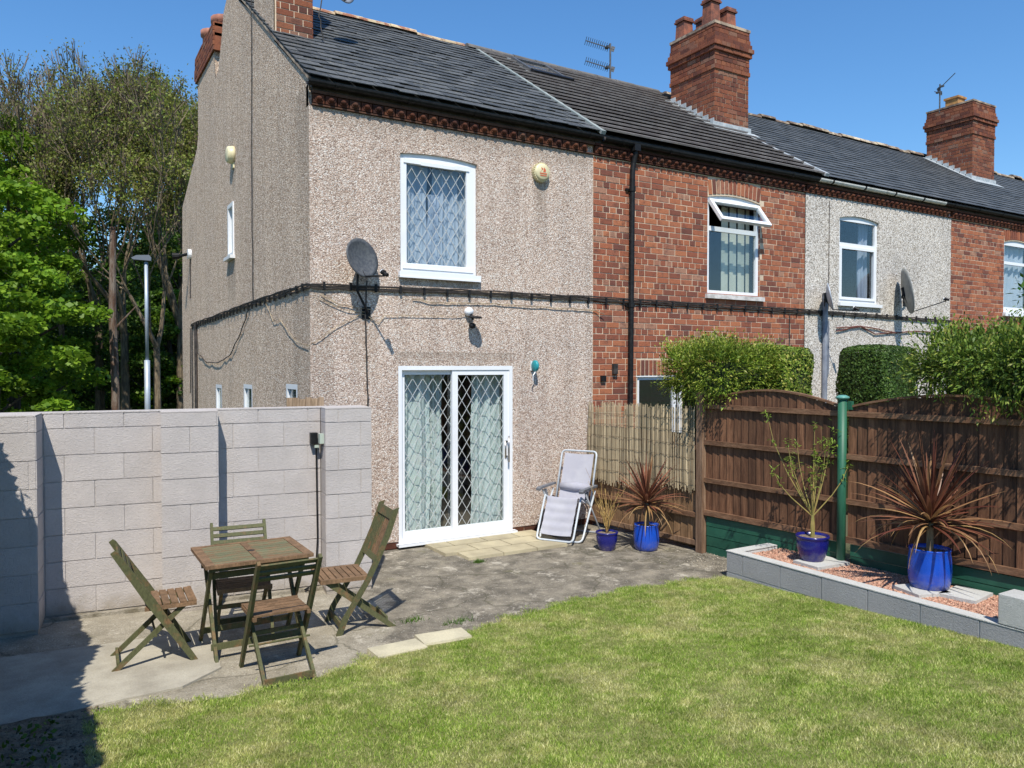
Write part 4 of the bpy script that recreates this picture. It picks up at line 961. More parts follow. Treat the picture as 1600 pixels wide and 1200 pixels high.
# ------------------------------------------------------------------ paving slabs
unit = MB(); unit.add([(-.5, -.5, 0), (.5, -.5, 0), (.5, .5, 0), (-.5, .5, 0), (-.49, -.49, 1), (.49, -.49, 1), (.49, .49, 1), (-.49, .49, 1)], [(0, 1, 5, 4), (1, 2, 6, 5), (2, 3, 7, 6), (3, 0, 4, 7), (4, 5, 6, 7)])
SLM = unit.mesh('paving_slab'); SLM.materials.append(PAVE)
k = 0
ps = thing('door_paving', 'strip of yellowish paving slabs laid outside the patio door', 'paving', (2, -.4, 0))
it = []
for row, (ya, yb, xs) in enumerate(((-.31, -.03, [1.33, 1.60, 2.05, 2.5, 2.85]), (-.62, -.32, [1.33, 1.75, 2.2, 2.65, 2.85]), (-.91, -.63, [1.47, 1.92, 2.37, 2.80]))):
    for a, b in zip(xs, xs[1:]): it.append((0, TRS(((a + b) / 2, (ya + yb) / 2, 0), (random.uniform(-.004, .004), random.uniform(-.004, .004), random.uniform(-.006, .006)), (b - a - .008, yb - ya - .008, .035))))
pieces('paving_slab', ps, [SLM], it, PAVE)
for lab, (x, y), r_ in (('buff stepping slab on the lawn edge, nearer the chairs', (-.245, -3.035), .03), ('buff stepping slab on the lawn edge, farther from the chairs', (.16, -2.975), -.08)):
    m = MB(); m.add([(-.2, -.115, 0), (.2, -.11, 0), (.2, .11, 0), (-.2, .115, 0), (-.195, -.11, .04), (.195, -.105, .04), (.195, .105, .04), (-.195, .11, .04)], [(0, 1, 5, 4), (1, 2, 6, 5), (2, 3, 7, 6), (3, 0, 4, 7), (4, 5, 6, 7)])
    o = obj('stepping_slab', m, PAVE2); o.location = (x, y, .0); o.rotation_euler = (0, 0, r_); tag(o, lab, 'slab', 'stepping slabs on the lawn edge')

# ------------------------------------------------------------------ fences
def fx(y): return 3.80 - .09 * y
me_b = MB()      # feather-edge board, unit: width in y, faces -x, thick at one edge
me_b.add([(0, -.5, 0), (-1, .5, 0), (.6, .5, 0), (.6, -.5, 0), (0, -.5, 1), (-1, .5, 1), (.6, .5, 1), (.6, -.5, 1)], [(0, 1, 5, 4), (1, 2, 6, 5), (2, 3, 7, 6), (3, 0, 4, 7), (4, 5, 6, 7), (0, 3, 2, 1)])
BDM = me_b.mesh('board'); BDM2 = BDM.copy()
def arch_panel(ya, yb, label, parent, zb=.44, z0=1.74, rise=.14, mat=FENCE):
    """boards from ya down to yb (y decreasing)"""
    n = int(round((ya - yb) / .098)); it = []; w = (ya - yb) / n; ang_ = math.atan(.09)
    for i in range(n):
        y = ya - (i + .5) * w; f = (i + .5) / n; zt = z0 + rise * math.sin(math.pi * f) ** .9
        it.append((0, TRS((fx(y), y, zb + .01), (0, 0, ang_ + random.uniform(-.01, .01)), (.014, w * 1.04, zt - zb - .02))))
    pieces('board', parent, [BDM], it, mat)
    pts = []
    m = MB()
    for i in range(24):
        f0, f1 = i / 24, (i + 1) / 24; y0, y1 = ya + (yb - ya) * f0, ya + (yb - ya) * f1
        za, zc = z0 + rise * math.sin(math.pi * f0) ** .9, z0 + rise * math.sin(math.pi * f1) ** .9
        m.bar((fx(y0) - .005, y0, za + .002), (fx(y1) - .005, y1, zc + .002), .05, .02)
    obj('capping', m, FENCER, parent)
    for z in (zb + .03, .84, 1.27, 1.68):
        m = MB(); m.bar((fx(ya) - .032, ya, z), (fx(yb) - .032, yb, z), .034, .05 if z > .5 else .06); obj('rail', m, FENCER, parent)
f1 = thing('brown_fence', 'arched brown feather-edge fence panel between the timber post and the green post', 'fence', (fx(-2.8), -2.8, 0), 0, 'arched brown fence panels')
arch_panel(-1.98, -3.625, '', f1)
f2 = thing('brown_fence', 'arched brown fence panel right of the green post behind the large spiky plant', 'fence', (fx(-4.5), -4.5, 0), 0, 'arched brown fence panels')
arch_panel(-3.695, -5.62, '', f2)
f3 = thing('brown_fence', 'brown fence panel continuing toward the viewer past the right edge', 'fence', (fx(-6.5), -6.5, 0), 0, 'arched brown fence panels')
arch_panel(-5.75, -7.6, '', f3)
m = MB(); m.box((fx(-1.93) - .07, -1.98, 0), (fx(-1.93) + .03, -1.885, 1.84)); o = obj('fence_post', m, POSTW); tag(o, 'square brown timber fence post where the reed screen ends', 'post')
gp = thing('green_post', 'round green painted metal post with flat cap between two fence panels', 'post', (4.07, -3.66, 0))
m = MB(); m.tube([(4.07, -3.66, 0), (4.07, -3.66, 1.82)], .041, 20); obj('pole', m, GREENP, gp, smooth=True)
m = MB(); m.lathe([(.0, .03), (.03, .028), (.062, .012), (.064, 0), (.045, -.012)], 20, (4.07, -3.66, 1.83)); obj('cap', m, M('pale_green_cap', (.10, .28, .24), rough=.4), gp, smooth=True)
m = MB(); m.box((4.09, -3.74, 1.72), (4.13, -3.70, 1.80)); obj('bracket', m, GREENP, gp)
gb = thing('gravel_boards', 'dark green horizontal boards filling the gap below the brown fence', 'boards', (4.05, -3, 0))
me = MB(); me.box((-.5, -.5, 0), (.5, .5, 1)); me = me.mesh('board')
it = []
for (ya, yb) in ((-1.99, -3.60), (-3.72, -5.7), (-5.75, -7.6)):
    for i in range(4):
        yc = (ya + yb) / 2; it.append((0, TRS((fx(yc) + .0 - .002 * i, yc, -.02 + .113 * i), (0, 0, math.atan(.09)), (.022, ya - yb, .106))))
pieces('board', gb, [me], it, GREENW)
# low fence with reed screen
lf = thing('low_fence', 'low brown board fence half covered by reed screening beside the brick house', 'fence', (3.9, -1, 0))
it = []
for i in range(17):
    y = -.05 - .108 * i; it.append((0, TRS((fx(y) + .0, y, .05), (0, 0, math.atan(.09)), (.014, .112, 1.3))))
pieces('board', lf, [BDM2], it, FENCE_LO)
for z in (.10, .42, .80, 1.2):
    m = MB(); m.bar((fx(0) - .035, -.02, z), (fx(-1.88) - .035, -1.88, z), .034, .055); obj('rail', m, FENCER if z > .2 else POSTW, lf)
m = MB(); m.box((3.79, -.06, 0), (3.86, .0, 1.3)); obj('post', m, M_wood('dark_red_post', (.09, .03, .02), (.14, .05, .03)), lf)
rs = thing('reed_screen', 'ragged reed screening roll tied over the low fence in front of the brick house', 'screen', (3.88, -1, .6))
m = MB()
for i in range(250):
    y = -.03 - 1.84 * i / 250 + random.uniform(-.003, .003); m.cur = random.random() * .98 + .01
    zt = 1.66 + random.uniform(-.03, .025) - (.06 * abs(math.sin(y * 5)) if y > -.3 else 0) - (.10 if -.72 < y < -.66 else 0); zb = .70 + random.uniform(-.05, .04) + .04 * math.sin(3 * y) - .03
    x = fx(y) - .062 + random.uniform(-.008, .008); l = random.uniform(-.012, .012); top = Vector((x + .02 * (y > -.1), y + l + (.06 * 0), zt))
    m.tube([(x, y, zb), (x + random.uniform(-.004, .004), y + l * .5, (zb + zt) / 2), tuple(top)], random.uniform(.0028, .0048), 4, cap=False)
o = obj('reeds', m, REED, rs, kind='stuff', fix=False)
for z in (.78, .93, 1.08, 1.23, 1.38, 1.52):
    m = MB(); m.tube(wob([(fx(-.03) - .075, -.03, z), (fx(-1.0) - .075, -1.0, z + .01), (fx(-1.86) - .075, -1.86, z)], 12, .005), .002, 4); obj('binding_wire', m, M('rusty_wire', (.12, .09, .06), rough=.8), rs)

# ------------------------------------------------------------------ raised planter
pb = thing('block_planter', 'low raised bed of grey painted blocks filled with pink gravel below the fence', 'planter', (3.6, -4, 0))
ZT = .278; m = MB()
m.box((3.388, -7.4, -.05), (3.50, -2.86, ZT - .012)).box((3.5, -2.96, -.05), (4.0, -2.86, ZT - .012)); obj('mortar_bed', m, JOINTG, pb)
it = []
BG = [chamfer_block(.008, .003, .02).mesh('block') for _ in range(4)]
def gblocks(xa, xb, z0, z1, rz, org, off):
    out = []; x = xa - off; RM_ = Matrix.Translation((org[0], org[1], 0)) @ Matrix.Rotation(rz, 4, 'Z')
    while x < xb - .02:
        s = max(x, xa); e = min(x + .45, xb)
        if e - s > .02: out.append((random.randrange(4), RM_ @ TRS(((s + e) / 2, random.uniform(-.001, .001), (z0 + z1) / 2), (0, 0, 0), (e - s - .010, .10, z1 - z0 - .010))))
        x += .45
    return out
it += gblocks(2.85, 7.4, .065, ZT, R(-90), (3.38, 0), .24) + gblocks(2.85, 7.4, -.1, .065, R(-90), (3.38, 0), .05)
it += gblocks(-4.02, -3.38, .065, ZT, R(180), (0, -2.85), .1) + gblocks(-4.02, -3.38, -.1, .065, R(180), (0, -2.85), .3)
pieces('block', pb, BG, it, BLOCKG)
m = MB(); m.box((3.376, -7.4, ZT - .004), (3.495, -2.846, ZT + .004)).box((3.495, -2.965, ZT - .004), (4.0, -2.846, ZT + .004)); obj('coping', m, BLOCKGT, pb)
m = MB(); m.box((3.50, -7.4, ZT - .06), (4.3, -2.96, ZT - .045)); obj('gravel_base', m, GRAVELB, pb)
# upper corner block pier
m = MB(); m.add([(3.382, -5.405, ZT + .004), (3.382, -5.405, .53)], []); m = MB()
bk = chamfer_block(.012, .0, .02).mesh('upper_block')
pieces('upper_block', pb, [bk], [(0, Matrix.Translation((3.374, -5.66, 0)) @ Matrix.Rotation(R(-90), 4, 'Z') @ TRS((0, 0, .395), (0, 0, 0), (.44, .22, .215))), (0, Matrix.Translation((3.374, -6.11, 0)) @ Matrix.Rotation(R(-90), 4, 'Z') @ TRS((0, 0, .395), (0, 0, 0), (.44, .22, .215)))], BLOCKGT)
# gravel
def stones(name, n, xr, yr, z, smin, smax, mat, parent=None, zf=None, accept=None):
    ph = np.array([[0, 0, .5], [.5, 0, 0], [0, .5, 0], [-.5, 0, 0], [0, -.5, 0], [0, 0, -.5]]); fa = np.array([[0, 1, 2], [0, 2, 3], [0, 3, 4], [0, 4, 1], [5, 2, 1], [5, 3, 2], [5, 4, 3], [5, 1, 4]])
    P = np.stack([rng.uniform(*xr, n), rng.uniform(*yr, n), np.full(n, z)], 1)
    if accept is not None: P = P[[accept(p) for p in P]]; n = len(P)
    if zf: P[:, 2] += np.array([zf(p[0], p[1]) for p in P])
    S_ = rng.uniform(smin, smax, (n, 1, 1)); A = rng.normal(size=(n, 3, 3)); Q, _ = np.linalg.qr(A)
    V = (ph[None] * rng.uniform(.6, 1.3, (n, 1, 3)) * S_) @ Q + P[:, None]
    F = (fa[None] + 6 * np.arange(n)[:, None, None]).reshape(-1, 3); r = np.repeat(rng.uniform(.01, .99, n), 8)
    me = np_mesh(name, V.reshape(-1, 3), F, r)
    o = obj(name, me, mat, parent, kind='stuff'); return o
stones('gravel', 26000, (3.50, 4.24), (-6.6, -2.965), ZT - .038, .010, .024, GRAVEL, accept=lambda p: p[0] < fx(p[1]) - .03 or True)
for lab, (x, y), (w_, d_) in (('small grey slab under the dark blue pot on the gravel', (3.86, -3.60), (.42, .30)), ('grey slab under the bright blue pot on the gravel, left part', (3.80, -4.62), (.32, .30)), ('grey slab under the bright blue pot on the gravel, right part', (3.99, -4.88), (.36, .28))):
    m = MB(); m.box((-w_ / 2, -d_ / 2, 0), (w_ / 2, d_ / 2, .03)); o = obj('plant_slab', m, BLOCKGT); o.location = (x, y, ZT - .045 + .008); o.rotation_euler = (0, 0, random.uniform(-.5, .2)); tag(o, lab, 'slab')
stones('path_gravel', 700, (3.3, 4.0), (-2.85, -2.0), .004, .006, .022, M('pale_stones', (.38, .33, .26), (.2, .18, .14), sc=30, rough=.9, rv=.3), accept=lambda p: (p[0] - 4.0) ** 2 / .35 + (p[1] + 2.4) ** 2 / .2 < 1)

# ------------------------------------------------------------------ garden furniture
# chair frame: x forward, foot of the long post at x=+.24, z up
def low_chair(name, label):
    t = thing(name, label, 'chair', (0, 0, 0), 0, 'folding wooden garden chairs round the table')
    for s in (-1, 1):
        y = s * .205; m = MB(); m.prism([(.255, 0), (.30, 0), (.02, .48), (-.215, .845), (-.235, .86), (-.262, .84), (-.03, .44)], FR, y - .011, y + .011); obj('back_post', m, CHWOOD, t)
        y = s * .165; m = MB(); m.prism([(-.275, 0), (-.225, 0), (.255, .43), (.205, .43)], FR, y - .011, y + .011); obj('leg', m, CHWOOD, t)
    me = MB(); me.box((-.5, -.5, -.5), (.5, .5, .5)); me = me.mesh('back_slat'); me.materials.append(CHWOOD)
    for k, zz in enumerate((.714, .762, .812)):
        f = (zz - .48) / (.845 - .48); x = .02 + (-.215 - .02) * f - .012
        pieces('back_slat', t, [me], [(0, TRS((x, 0, zz), (0, R(-33), 0), (.014, .39, .031)))], CHWOOD)
    for k in range(6):
        me2 = MB(); me2.box((-.5, -.5, -.5), (.5, .5, .5)) if k == 0 else None
        if k == 0: sm = me2.mesh('seat_slat'); sm.materials.append(CHSEAT)
        pieces('seat_slat', t, [sm], [(0, TRS((-.02 + .056 * k, 0, .437), (0, 0, 0), (.046, .38, .014)))], CHSEAT)
    m = MB()
    for s in (-1, 1): m.box((-.05, s * .185 - .012, .405), (.29, s * .185 + .012, .43))
    m.box((.268, -.20, .415), (.29, .20, .445)); obj('seat_frame', m, CHSEAT, t)
    m = MB(); m.bar((-.22, -.165, .045), (-.22, .165, .045), .018, .045); obj('stretcher', m, CHWOOD, t)
    m = MB(); m.bar((.13, -.2, .27), (.13, .2, .27), .016, .03).tube([(0.02, -.21, .225), (0.02, .21, .225)], .008, 6); obj('cross_rail', m, CHWOOD, t)
    return t
def place(t, x, y, rz, name=None):
    t.location = (x, y, .0); t.rotation_euler = (0, 0, rz); return t
lc = low_chair('garden_chair', 'low-backed folding garden chair left of the table, facing right')
fwd = lambda x, y, h, d=.245: (x - d * math.cos(R(h)), y - d * math.sin(R(h)))
place(lc, -1.83, -2.21, R(-2), 0)
copy_tree(lc, (-1.09, -2.98, .0), R(91), 'low-backed folding garden chair nearest the lawn, seen from behind')
copy_tree(lc, (-1.15, -2.00, .0), R(-96), 'low-backed folding garden chair against the block wall behind the table')
t = thing('garden_chair', 'tall-backed folding chair with vertical slats right of the table', 'chair', (0, 0, 0), 0, 'folding wooden garden chairs round the table')
prof = [(.245, 0), (.20, .12), (.02, .40), (-.06, .56), (-.15, .76), (-.225, .965)]
for s in (-1, 1):
    y = s * .205; P2 = [(x + .024, z) for x, z in prof] + [(x - .024, z + (.015 if i == 0 else 0)) for i, (x, z) in enumerate(prof[::-1])]
    m = MB(); m.prism(P2, FR, y - .012, y + .012); obj('back_post', m, CHWOOD, t)
    y = s * .165; m = MB(); m.prism([(-.235, 0), (-.175, 0), (.37, .43), (.31, .44)], FR, y - .012, y + .012); obj('leg', m, CHWOOD, t)
for k in range(7):
    y = -.15 + .05 * k; m = MB(); m.bar((-.07, y, .585), (-.20, y, .90), .024, .012, up=(1, 0, .4)); obj('back_slat', m, CHSEAT if k > 3 else CHWOOD, t)
m = MB(); m.bar((-.20, -.195, .92), (-.20, .195, .92), .018, .075, up=(-.4, 0, 1)); obj('top_rail', m, CHWOOD, t)
m = MB(); m.bar((-.065, -.195, .572), (-.065, .195, .572), .018, .05, up=(-.4, 0, 1)); obj('lower_rail', m, CHWOOD, t)
for k in range(7): m = MB(); m.box((.0 + .052 * k, -.175, .437), (.042 + .052 * k, .175, .452)); obj('seat_slat', m, CHSEAT, t)
m = MB()
for s in (-1, 1): m.box((-.01, s * .19 - .014, .42), (.38, s * .19 + .014, .452))
m.box((.365, -.2, .42), (.385, .2, .455)); obj('seat_frame', m, CHSEAT, t)
m = MB(); m.bar((.225, -.19, .07), (.225, .19, .07), .018, .05); obj('stretcher', m, CHWOOD, t)
m = MB(); m.bar((-.16, -.15, .06), (-.16, .15, .06), .018, .045); obj('stretcher', m, CHWOOD, t)
place(t, -.24, -2.28, R(174.5))
# table
tb = thing('garden_table', 'rectangular folding wooden garden table with worn brown and green slatted top', 'table', (-1.13, -2.27, 0))
TX0, TX1, TY0, TY1 = -1.515, -.745, -2.61, -1.93
me = MB(); me.box((-.5, -.5, -.5), (.5, .5, .5)); me = me.mesh('slat'); it = []
for half in (0, 1):
    xa = TX0 + .065 + half * .345; xb = xa + .295
    for k in range(9):
        y = TY0 + .06 + .0665 * k + .014; it.append((0, TRS(((xa + xb) / 2, y, .708), (0, 0, 0), (xb - xa - .004, .060, .016))))
pieces('slat', tb, [me], it, TABTOP)
m = MB(); m.box((TX0, TY0, .694), (TX0 + .065, TY1, .72)).box((TX1 - .065, TY0, .694), (TX1, TY1, .72)).box((TX0 + .065, TY0, .694), (TX1 - .065, TY0 + .04, .719)).box((TX0 + .065, TY1 - .04, .694), (TX1 - .065, TY1, .719))
obj('top_frame', m, CHSEAT, tb)
m = MB(); xm = (TX0 + TX1) / 2; m.box((TX0 + .361, TY0 + .04, .698), (TX0 + .409, TY1 - .04, .7185)); cp = obj('centre_board', m, CHSEAT, tb)
m = MB(); m.lathe([(0, .0), (.022, .0), (.022, .0015), (.026, .0015)], 16, (xm, (TY0 + TY1) / 2, .7190)); obj('parasol_hole', m, BLACKM, cp)
for sx, x in ((-1, TX0 + .05), (1, TX1 - .05)):
    for k, (ya, yb, o_) in enumerate(((-2.03, -2.53, 0), (-2.56, -2.06, .026))):
        m = MB(); m.bar((x - sx * o_, ya, .0), (x - sx * o_, yb, .69), .022, .042, up=(0, 1, 0)); obj('leg', m, CHWOOD, tb)
for y, z in ((-2.50, .10), (-2.09, .10), (-2.47, .61), (-2.1, .61)):
    m = MB(); m.bar((TX0 + .05, y, z), (TX1 - .05, y, z), .018, .045); obj('stretcher', m, CHWOOD, tb)
m = MB(); m.box((TX0 + .03, TY0 + .03, .665), (TX1 - .03, TY0 + .05, .694)).box((TX0 + .03, TY1 - .05, .665), (TX1 - .03, TY1 - .03, .694)); obj('apron', m, CHWOOD, tb)
# reclining lounger (x forward)
lo = thing('reclining_lounger', 'grey mesh reclining garden lounger with white tubular frame by the wall', 'lounger', (0, 0, 0))
def rtube(m, pts, r=.0125, rad=.06, n=8):
    out = [Vector(pts[0])]
    for a, b, c in zip(pts, pts[1:], pts[2:]):
        a, b, c = Vector(a), Vector(b), Vector(c); d1 = (a - b).normalized(); d2 = (c - b).normalized(); q = min(rad, (a - b).length * .45, (c - b).length * .45)
        p0, p2 = b + d1 * q, b + d2 * q
        for i in range(6): f = i / 5; out.append(p0 * (1 - f) ** 2 + b * 2 * f * (1 - f) + p2 * f * f)
    out.append(Vector(pts[-1])); m.tube(out, r, n)
HW = .24
m = MB(); rtube(m, [(-.08, -HW, .40), (-.30, -HW, 1.05), (-.30, HW, 1.05), (-.08, HW, .40)]); obj('back_frame', m, TUBE, lo, smooth=True)
m = MB(); rtube(m, [(.22, -HW, .54), (.47, -HW, .045), (.47, HW, .045), (.22, HW, .54)]); obj('footrest_frame', m, TUBE, lo, smooth=True)
m = MB(); rtube(m, [(-.08, -HW, .40), (.22, -HW, .54)]); rtube(m, [(-.08, HW, .40), (.22, HW, .54)]); obj('seat_rail', m, TUBE, lo, smooth=True)
HO = .285
m = MB(); rtube(m, [(-.12, -HO, .58), (.30, -HO, .014), (.30, HO, .014), (-.12, HO, .58)], .0125, .07); obj('leg_frame', m, TUBE, lo, smooth=True)
m = MB(); rtube(m, [(.20, -HO - .0, .60), (-.33, -HO - .0, .014), (-.33, HO + .0, .014), (.20, HO + .0, .60)], .011, .07); obj('leg_frame', m, M('grey_tube', (.30, .32, .35), rough=.4), lo, smooth=True)
for s in (-1, 1):
    m = MB(); m.bar((.30, s * HO, .635), (-.15, s * HO, .64), .05, .025).bar((.33, s * HO, .62), (.27, s * HO, .635), .055, .03).tube([(.12, s * HO, .6), (.12, s * (HO - .02), .5)], .02, 8); obj('armrest', m, ARMP, lo)
def sling(pts, hw, name):
    m = MB(); n = len(pts); ncol = 9
    for i, (x, z) in enumerate(pts):
        for k in range(ncol):
            u = -1 + 2 * k / (ncol - 1); sag = .012 * (1 - u * u); m.v.append((x - sag * .6, u * hw, z - sag))
    for i in range(n - 1):
        for k in range(ncol - 1): a = i * ncol + k; m.f.append([a, a + 1, a + ncol + 1, a + ncol]); m.r.append(0)
    return obj(name, m, SLING, lo, smooth=True)
def dens(P, n, rip=0):
    out = []
    for (a, b), (c, d) in zip(P, P[1:]):
        for i in range(n): f = i / n; out.append((a + (c - a) * f + rip * math.sin(i * 1.2), b + (d - b) * f + rip * math.sin(i * 1.2 + .5)))
    return out + [P[-1]]
sling(dens([(-.295, 1.02), (-.20, .76), (-.13, .55), (-.09, .45), (-.02, .43), (.10, .485), (.20, .53), (.235, .525)], 4), .200, 'sling')
sling(dens([(.225, .535), (.44, .11)], 22, .004), .200, 'leg_sling')
m = MB(); m.tube([(-.16, -.2, .60), (-.15, 0, .61), (-.16, .2, .60)], [.045, .055, .045], 12); o = obj('head_cushion', m, SLING, lo, smooth=True)
m = MB()
for P2 in ([(-.29, .98), (-.12, .50)], [(.24, .50), (.455, .08)]):
    for s in (-1, 1):
        n = 26; pts = []
        for i in range(n + 1):
            f = i / n; x = P2[0][0] + (P2[1][0] - P2[0][0]) * f; z = P2[0][1] + (P2[1][1] - P2[0][1]) * f; pts.append((x, s * (HW if i % 2 else .222), z))
        m.tube(pts, .0028, 4)
obj('lacing', m, M('dark_cord', (.16, .16, .19), rough=.8), lo)
lo.location = (3.12, -.50, .0); lo.rotation_euler = (0, 0, R(-149))
bg_ = MB(); bg_.lathe([(0, 0), (.09, .0), (.10, .05), (.06, .13), (.01, .19), (0, .19)], 7, (0, 0, 0)); o = obj('dark_bag', bg_, M('dark_cloth', (.045, .03, .028), rough=.9), smooth=False); o.location = (3.0, -.30, .32); tag(o, 'small dark brown cloth bundle behind the lounger armrest', 'bag')
bb = MB(); bb.box((-.12, -.1, 0), (.12, .1, .32)); o = obj('storage_box', bb, BLACKM); o.location = (3.03, -.28, 0); tag(o, 'dark box in the shadow under the lounger against the wall', 'box')

# ------------------------------------------------------------------ pots and plants
def pot(name, label, loc, r, h, mat, prof):
    t = thing(name, label, 'pot', loc)
    m = MB(); m.lathe([(r * a, h * b) for a, b in prof], 40, loc); obj('bowl', m, M_glaze(mat[0], mat[1], loc[2], h), t, smooth=True)
    m = MB(); m.lathe([(r * .9, h * .9), (r * .5, h * .915), (0, h * .92)], 24, loc); obj('soil', m, SOIL, t, smooth=True)
    return t
TUB = [(0, 0), (.80, 0), (.88, .03), (.97, .2), (1, .45), (.98, .75), (.94, .93), (.96, .96), (.98, .985), (.95, 1), (.90, .99), (.88, .88)]
BOWL = [(0, 0), (.66, 0), (.68, .04), (.80, .2), (.93, .5), (.97, .78), (.94, .86), (1.0, .90), (1.03, .95), (1.0, 1), (.92, .99), (.9, .88)]
pot('blue_pot', 'bright blue glazed pot on the patio by the reed screen', (3.50, -1.50, 0), .148, .30, ('cobalt_glaze', (.010, .075, .50)), TUB)
pot('blue_pot', 'large bright blue glazed pot on slabs in the gravel bed', (3.915, -4.62, ZT - .01), .168, .335, ('cobalt_glaze', (.010, .075, .50)), TUB)
pot('dark_blue_pot', 'small dark blue bowl pot on the patio beside the lounger', (3.09, -1.28, 0), .128, .215, ('dark_blue_glaze', (.010, .012, .15)), BOWL)
pot('dark_blue_pot', 'dark blue bowl pot on a slab in front of the green post', (3.83, -3.52, ZT - .01), .152, .245, ('dark_blue_glaze', (.010, .012, .15)), BOWL)
def blade(V, F, r, base, az, el, L, w, droop, rv, nseg=7, tw=0):
    b = len(V); p = Vector(base); d = Vector((math.cos(az) * math.cos(el), math.sin(az) * math.cos(el), math.sin(el)))
    side = Vector((-math.sin(az), math.cos(az), 0))
    for i in range(nseg + 1):
        f = i / nseg; ww = w * (.55 + .9 * f if f < .35 else (1 - ((f - .35) / .65) ** 1.7) * .865 + .0) * .5 + .0006
        up = side.cross(d).normalized()
        V += [tuple(p - side * ww + up * ww * .45), tuple(p), tuple(p + side * ww + up * ww * .45)]
        p = p + d * (L / nseg); d = (d + Vector((0, 0, -droop / nseg * (.4 + 1.6 * f)))).normalized()
    for i in range(nseg):
        for k in (0, 1): a = b + i * 3 + k; F.append((a, a + 1, a + 4, a + 3)); r.append(rv)
def cordyline(label, base, L, n, seed, z0):
    random.seed(seed); t = thing('cordyline', label, 'plant', base)
    x, y, z = base; V, F, r = [], [], []
    for i in range(n):
        f = i / n; az = i * 2.39996 + random.uniform(-.2, .2); el = R(86 - 88 * f ** .8 + random.uniform(-7, 7)); ll = L * random.uniform(.72, 1.06) * (1 if f < .8 else .85)
        blade(V, F, r, (x, y, z + z0 + .10 * (1 - f)), az, el, ll, random.uniform(.030, .044), random.uniform(.08, .45) + .42 * f, random.uniform(.02, .8))
    mb = MB(); mb.v = V; mb.f = F; mb.r = r; obj('blades', mb, CORD, t, smooth=False, fix=False, kind='stuff')
    V, F, r = [], [], []
    for i in range(int(n * .22)):
        az = random.uniform(0, 6.28); blade(V, F, r, (x, y, z + z0 - .02), az, R(random.uniform(-5, 30)), L * random.uniform(.65, 1), .022, random.uniform(1.2, 2.6), random.uniform(.02, .98))
    mb = MB(); mb.v = V; mb.f = F; mb.r = r; obj('dry_blades', mb, CORDY, t, smooth=False, fix=False, kind='stuff')
    m = MB(); m.tube([(x, y, z), (x + .004, y, z + z0 + .03)], [.03, .026], 10); obj('stem', m, BARKL, t)
cordyline('bronze cordyline with spiky leaves in the patio pot by the reed screen', (3.50, -1.50, .27), .56, 74, 3, .24)
cordyline('large bronze cordyline with arching spiky leaves in the gravel bed pot', (3.915, -4.62, .55), .70, 92, 11, .24)
random.seed(21)
# dried yellow twigs in the small patio pot
t = thing('dry_plant', 'dried yellow twiggy plant in the small dark blue patio pot', 'plant', (3.09, -1.28, .19))
for i in range(17):
    az = random.uniform(0, 6.28); sp = random.uniform(.02, .22); h = random.uniform(.3, .62); p = [(3.09, -1.28, .19)]
    for k in range(1, 6): f = k / 5; p.append((3.09 + math.cos(az) * sp * f ** 1.3 + random.uniform(-.012, .012), -1.28 + math.sin(az) * sp * f ** 1.3 + random.uniform(-.012, .012), .19 + h * f))
    m = MB(); m.tube(p, [.006, .005, .004, .003, .0025, .002], 5)
    for k in (2, 3, 4):
        q = Vector(p[k]); m.tube([q, q + Vector((random.uniform(-.05, .05), random.uniform(-.05, .05), random.uniform(.04, .12)))], [.003, .0015], 4)
    obj('twig', m, TWIG, t)
m = MB(); m.tube([(3.0, -1.2, .5), (2.96, -1.15, .8), (2.90, -1.12, .95)], [.003, .002, .0015], 5).tube([(2.96, -1.15, .8), (2.93, -1.19, .86)], .0015, 4); obj('twig', m, TWIG, t)
# young willow in the gravel bed
def small_leaf(V, F, r, p, d, L, w, rv):
    d = Vector(d).normalized(); s = d.cross(Vector((random.uniform(-.3, .3), random.uniform(-.3, .3), 1))).normalized(); p = Vector(p); b = len(V); u = s.cross(d)
    V += [tuple(p), tuple(p + d * L * .45 + s * w / 2), tuple(p + d * L - u * L * .12), tuple(p + d * L * .45 - s * w / 2)]
    F.append((b, b + 1, b + 2, b + 3)); r.append(rv)
t = thing('young_willow', 'young willow with yellow stems and sparse leaf tufts in the dark blue pot', 'tree', (3.83, -3.52, .5))
bx_, by_, bz_ = 3.83, -3.52, .49
m = MB()
for k in range(4): m.tube([(bx_ + .012 * math.cos(k * 1.6), by_ + .012 * math.sin(k * 1.6), bz_ - .05), (bx_ + .01 * math.cos(k * 1.6 + 1), by_ + .01 * math.sin(k * 1.6 + 1), bz_ + .12), (bx_, by_, bz_ + .24)], .011, 6)
obj('trunk', m, STEM, t)
V, F, r = [], [], []
rgt = Vector((.857, -.515, 0)).normalized(); rgt = Vector((.777, -.63, 0)); fw = Vector((.63, .777, 0))
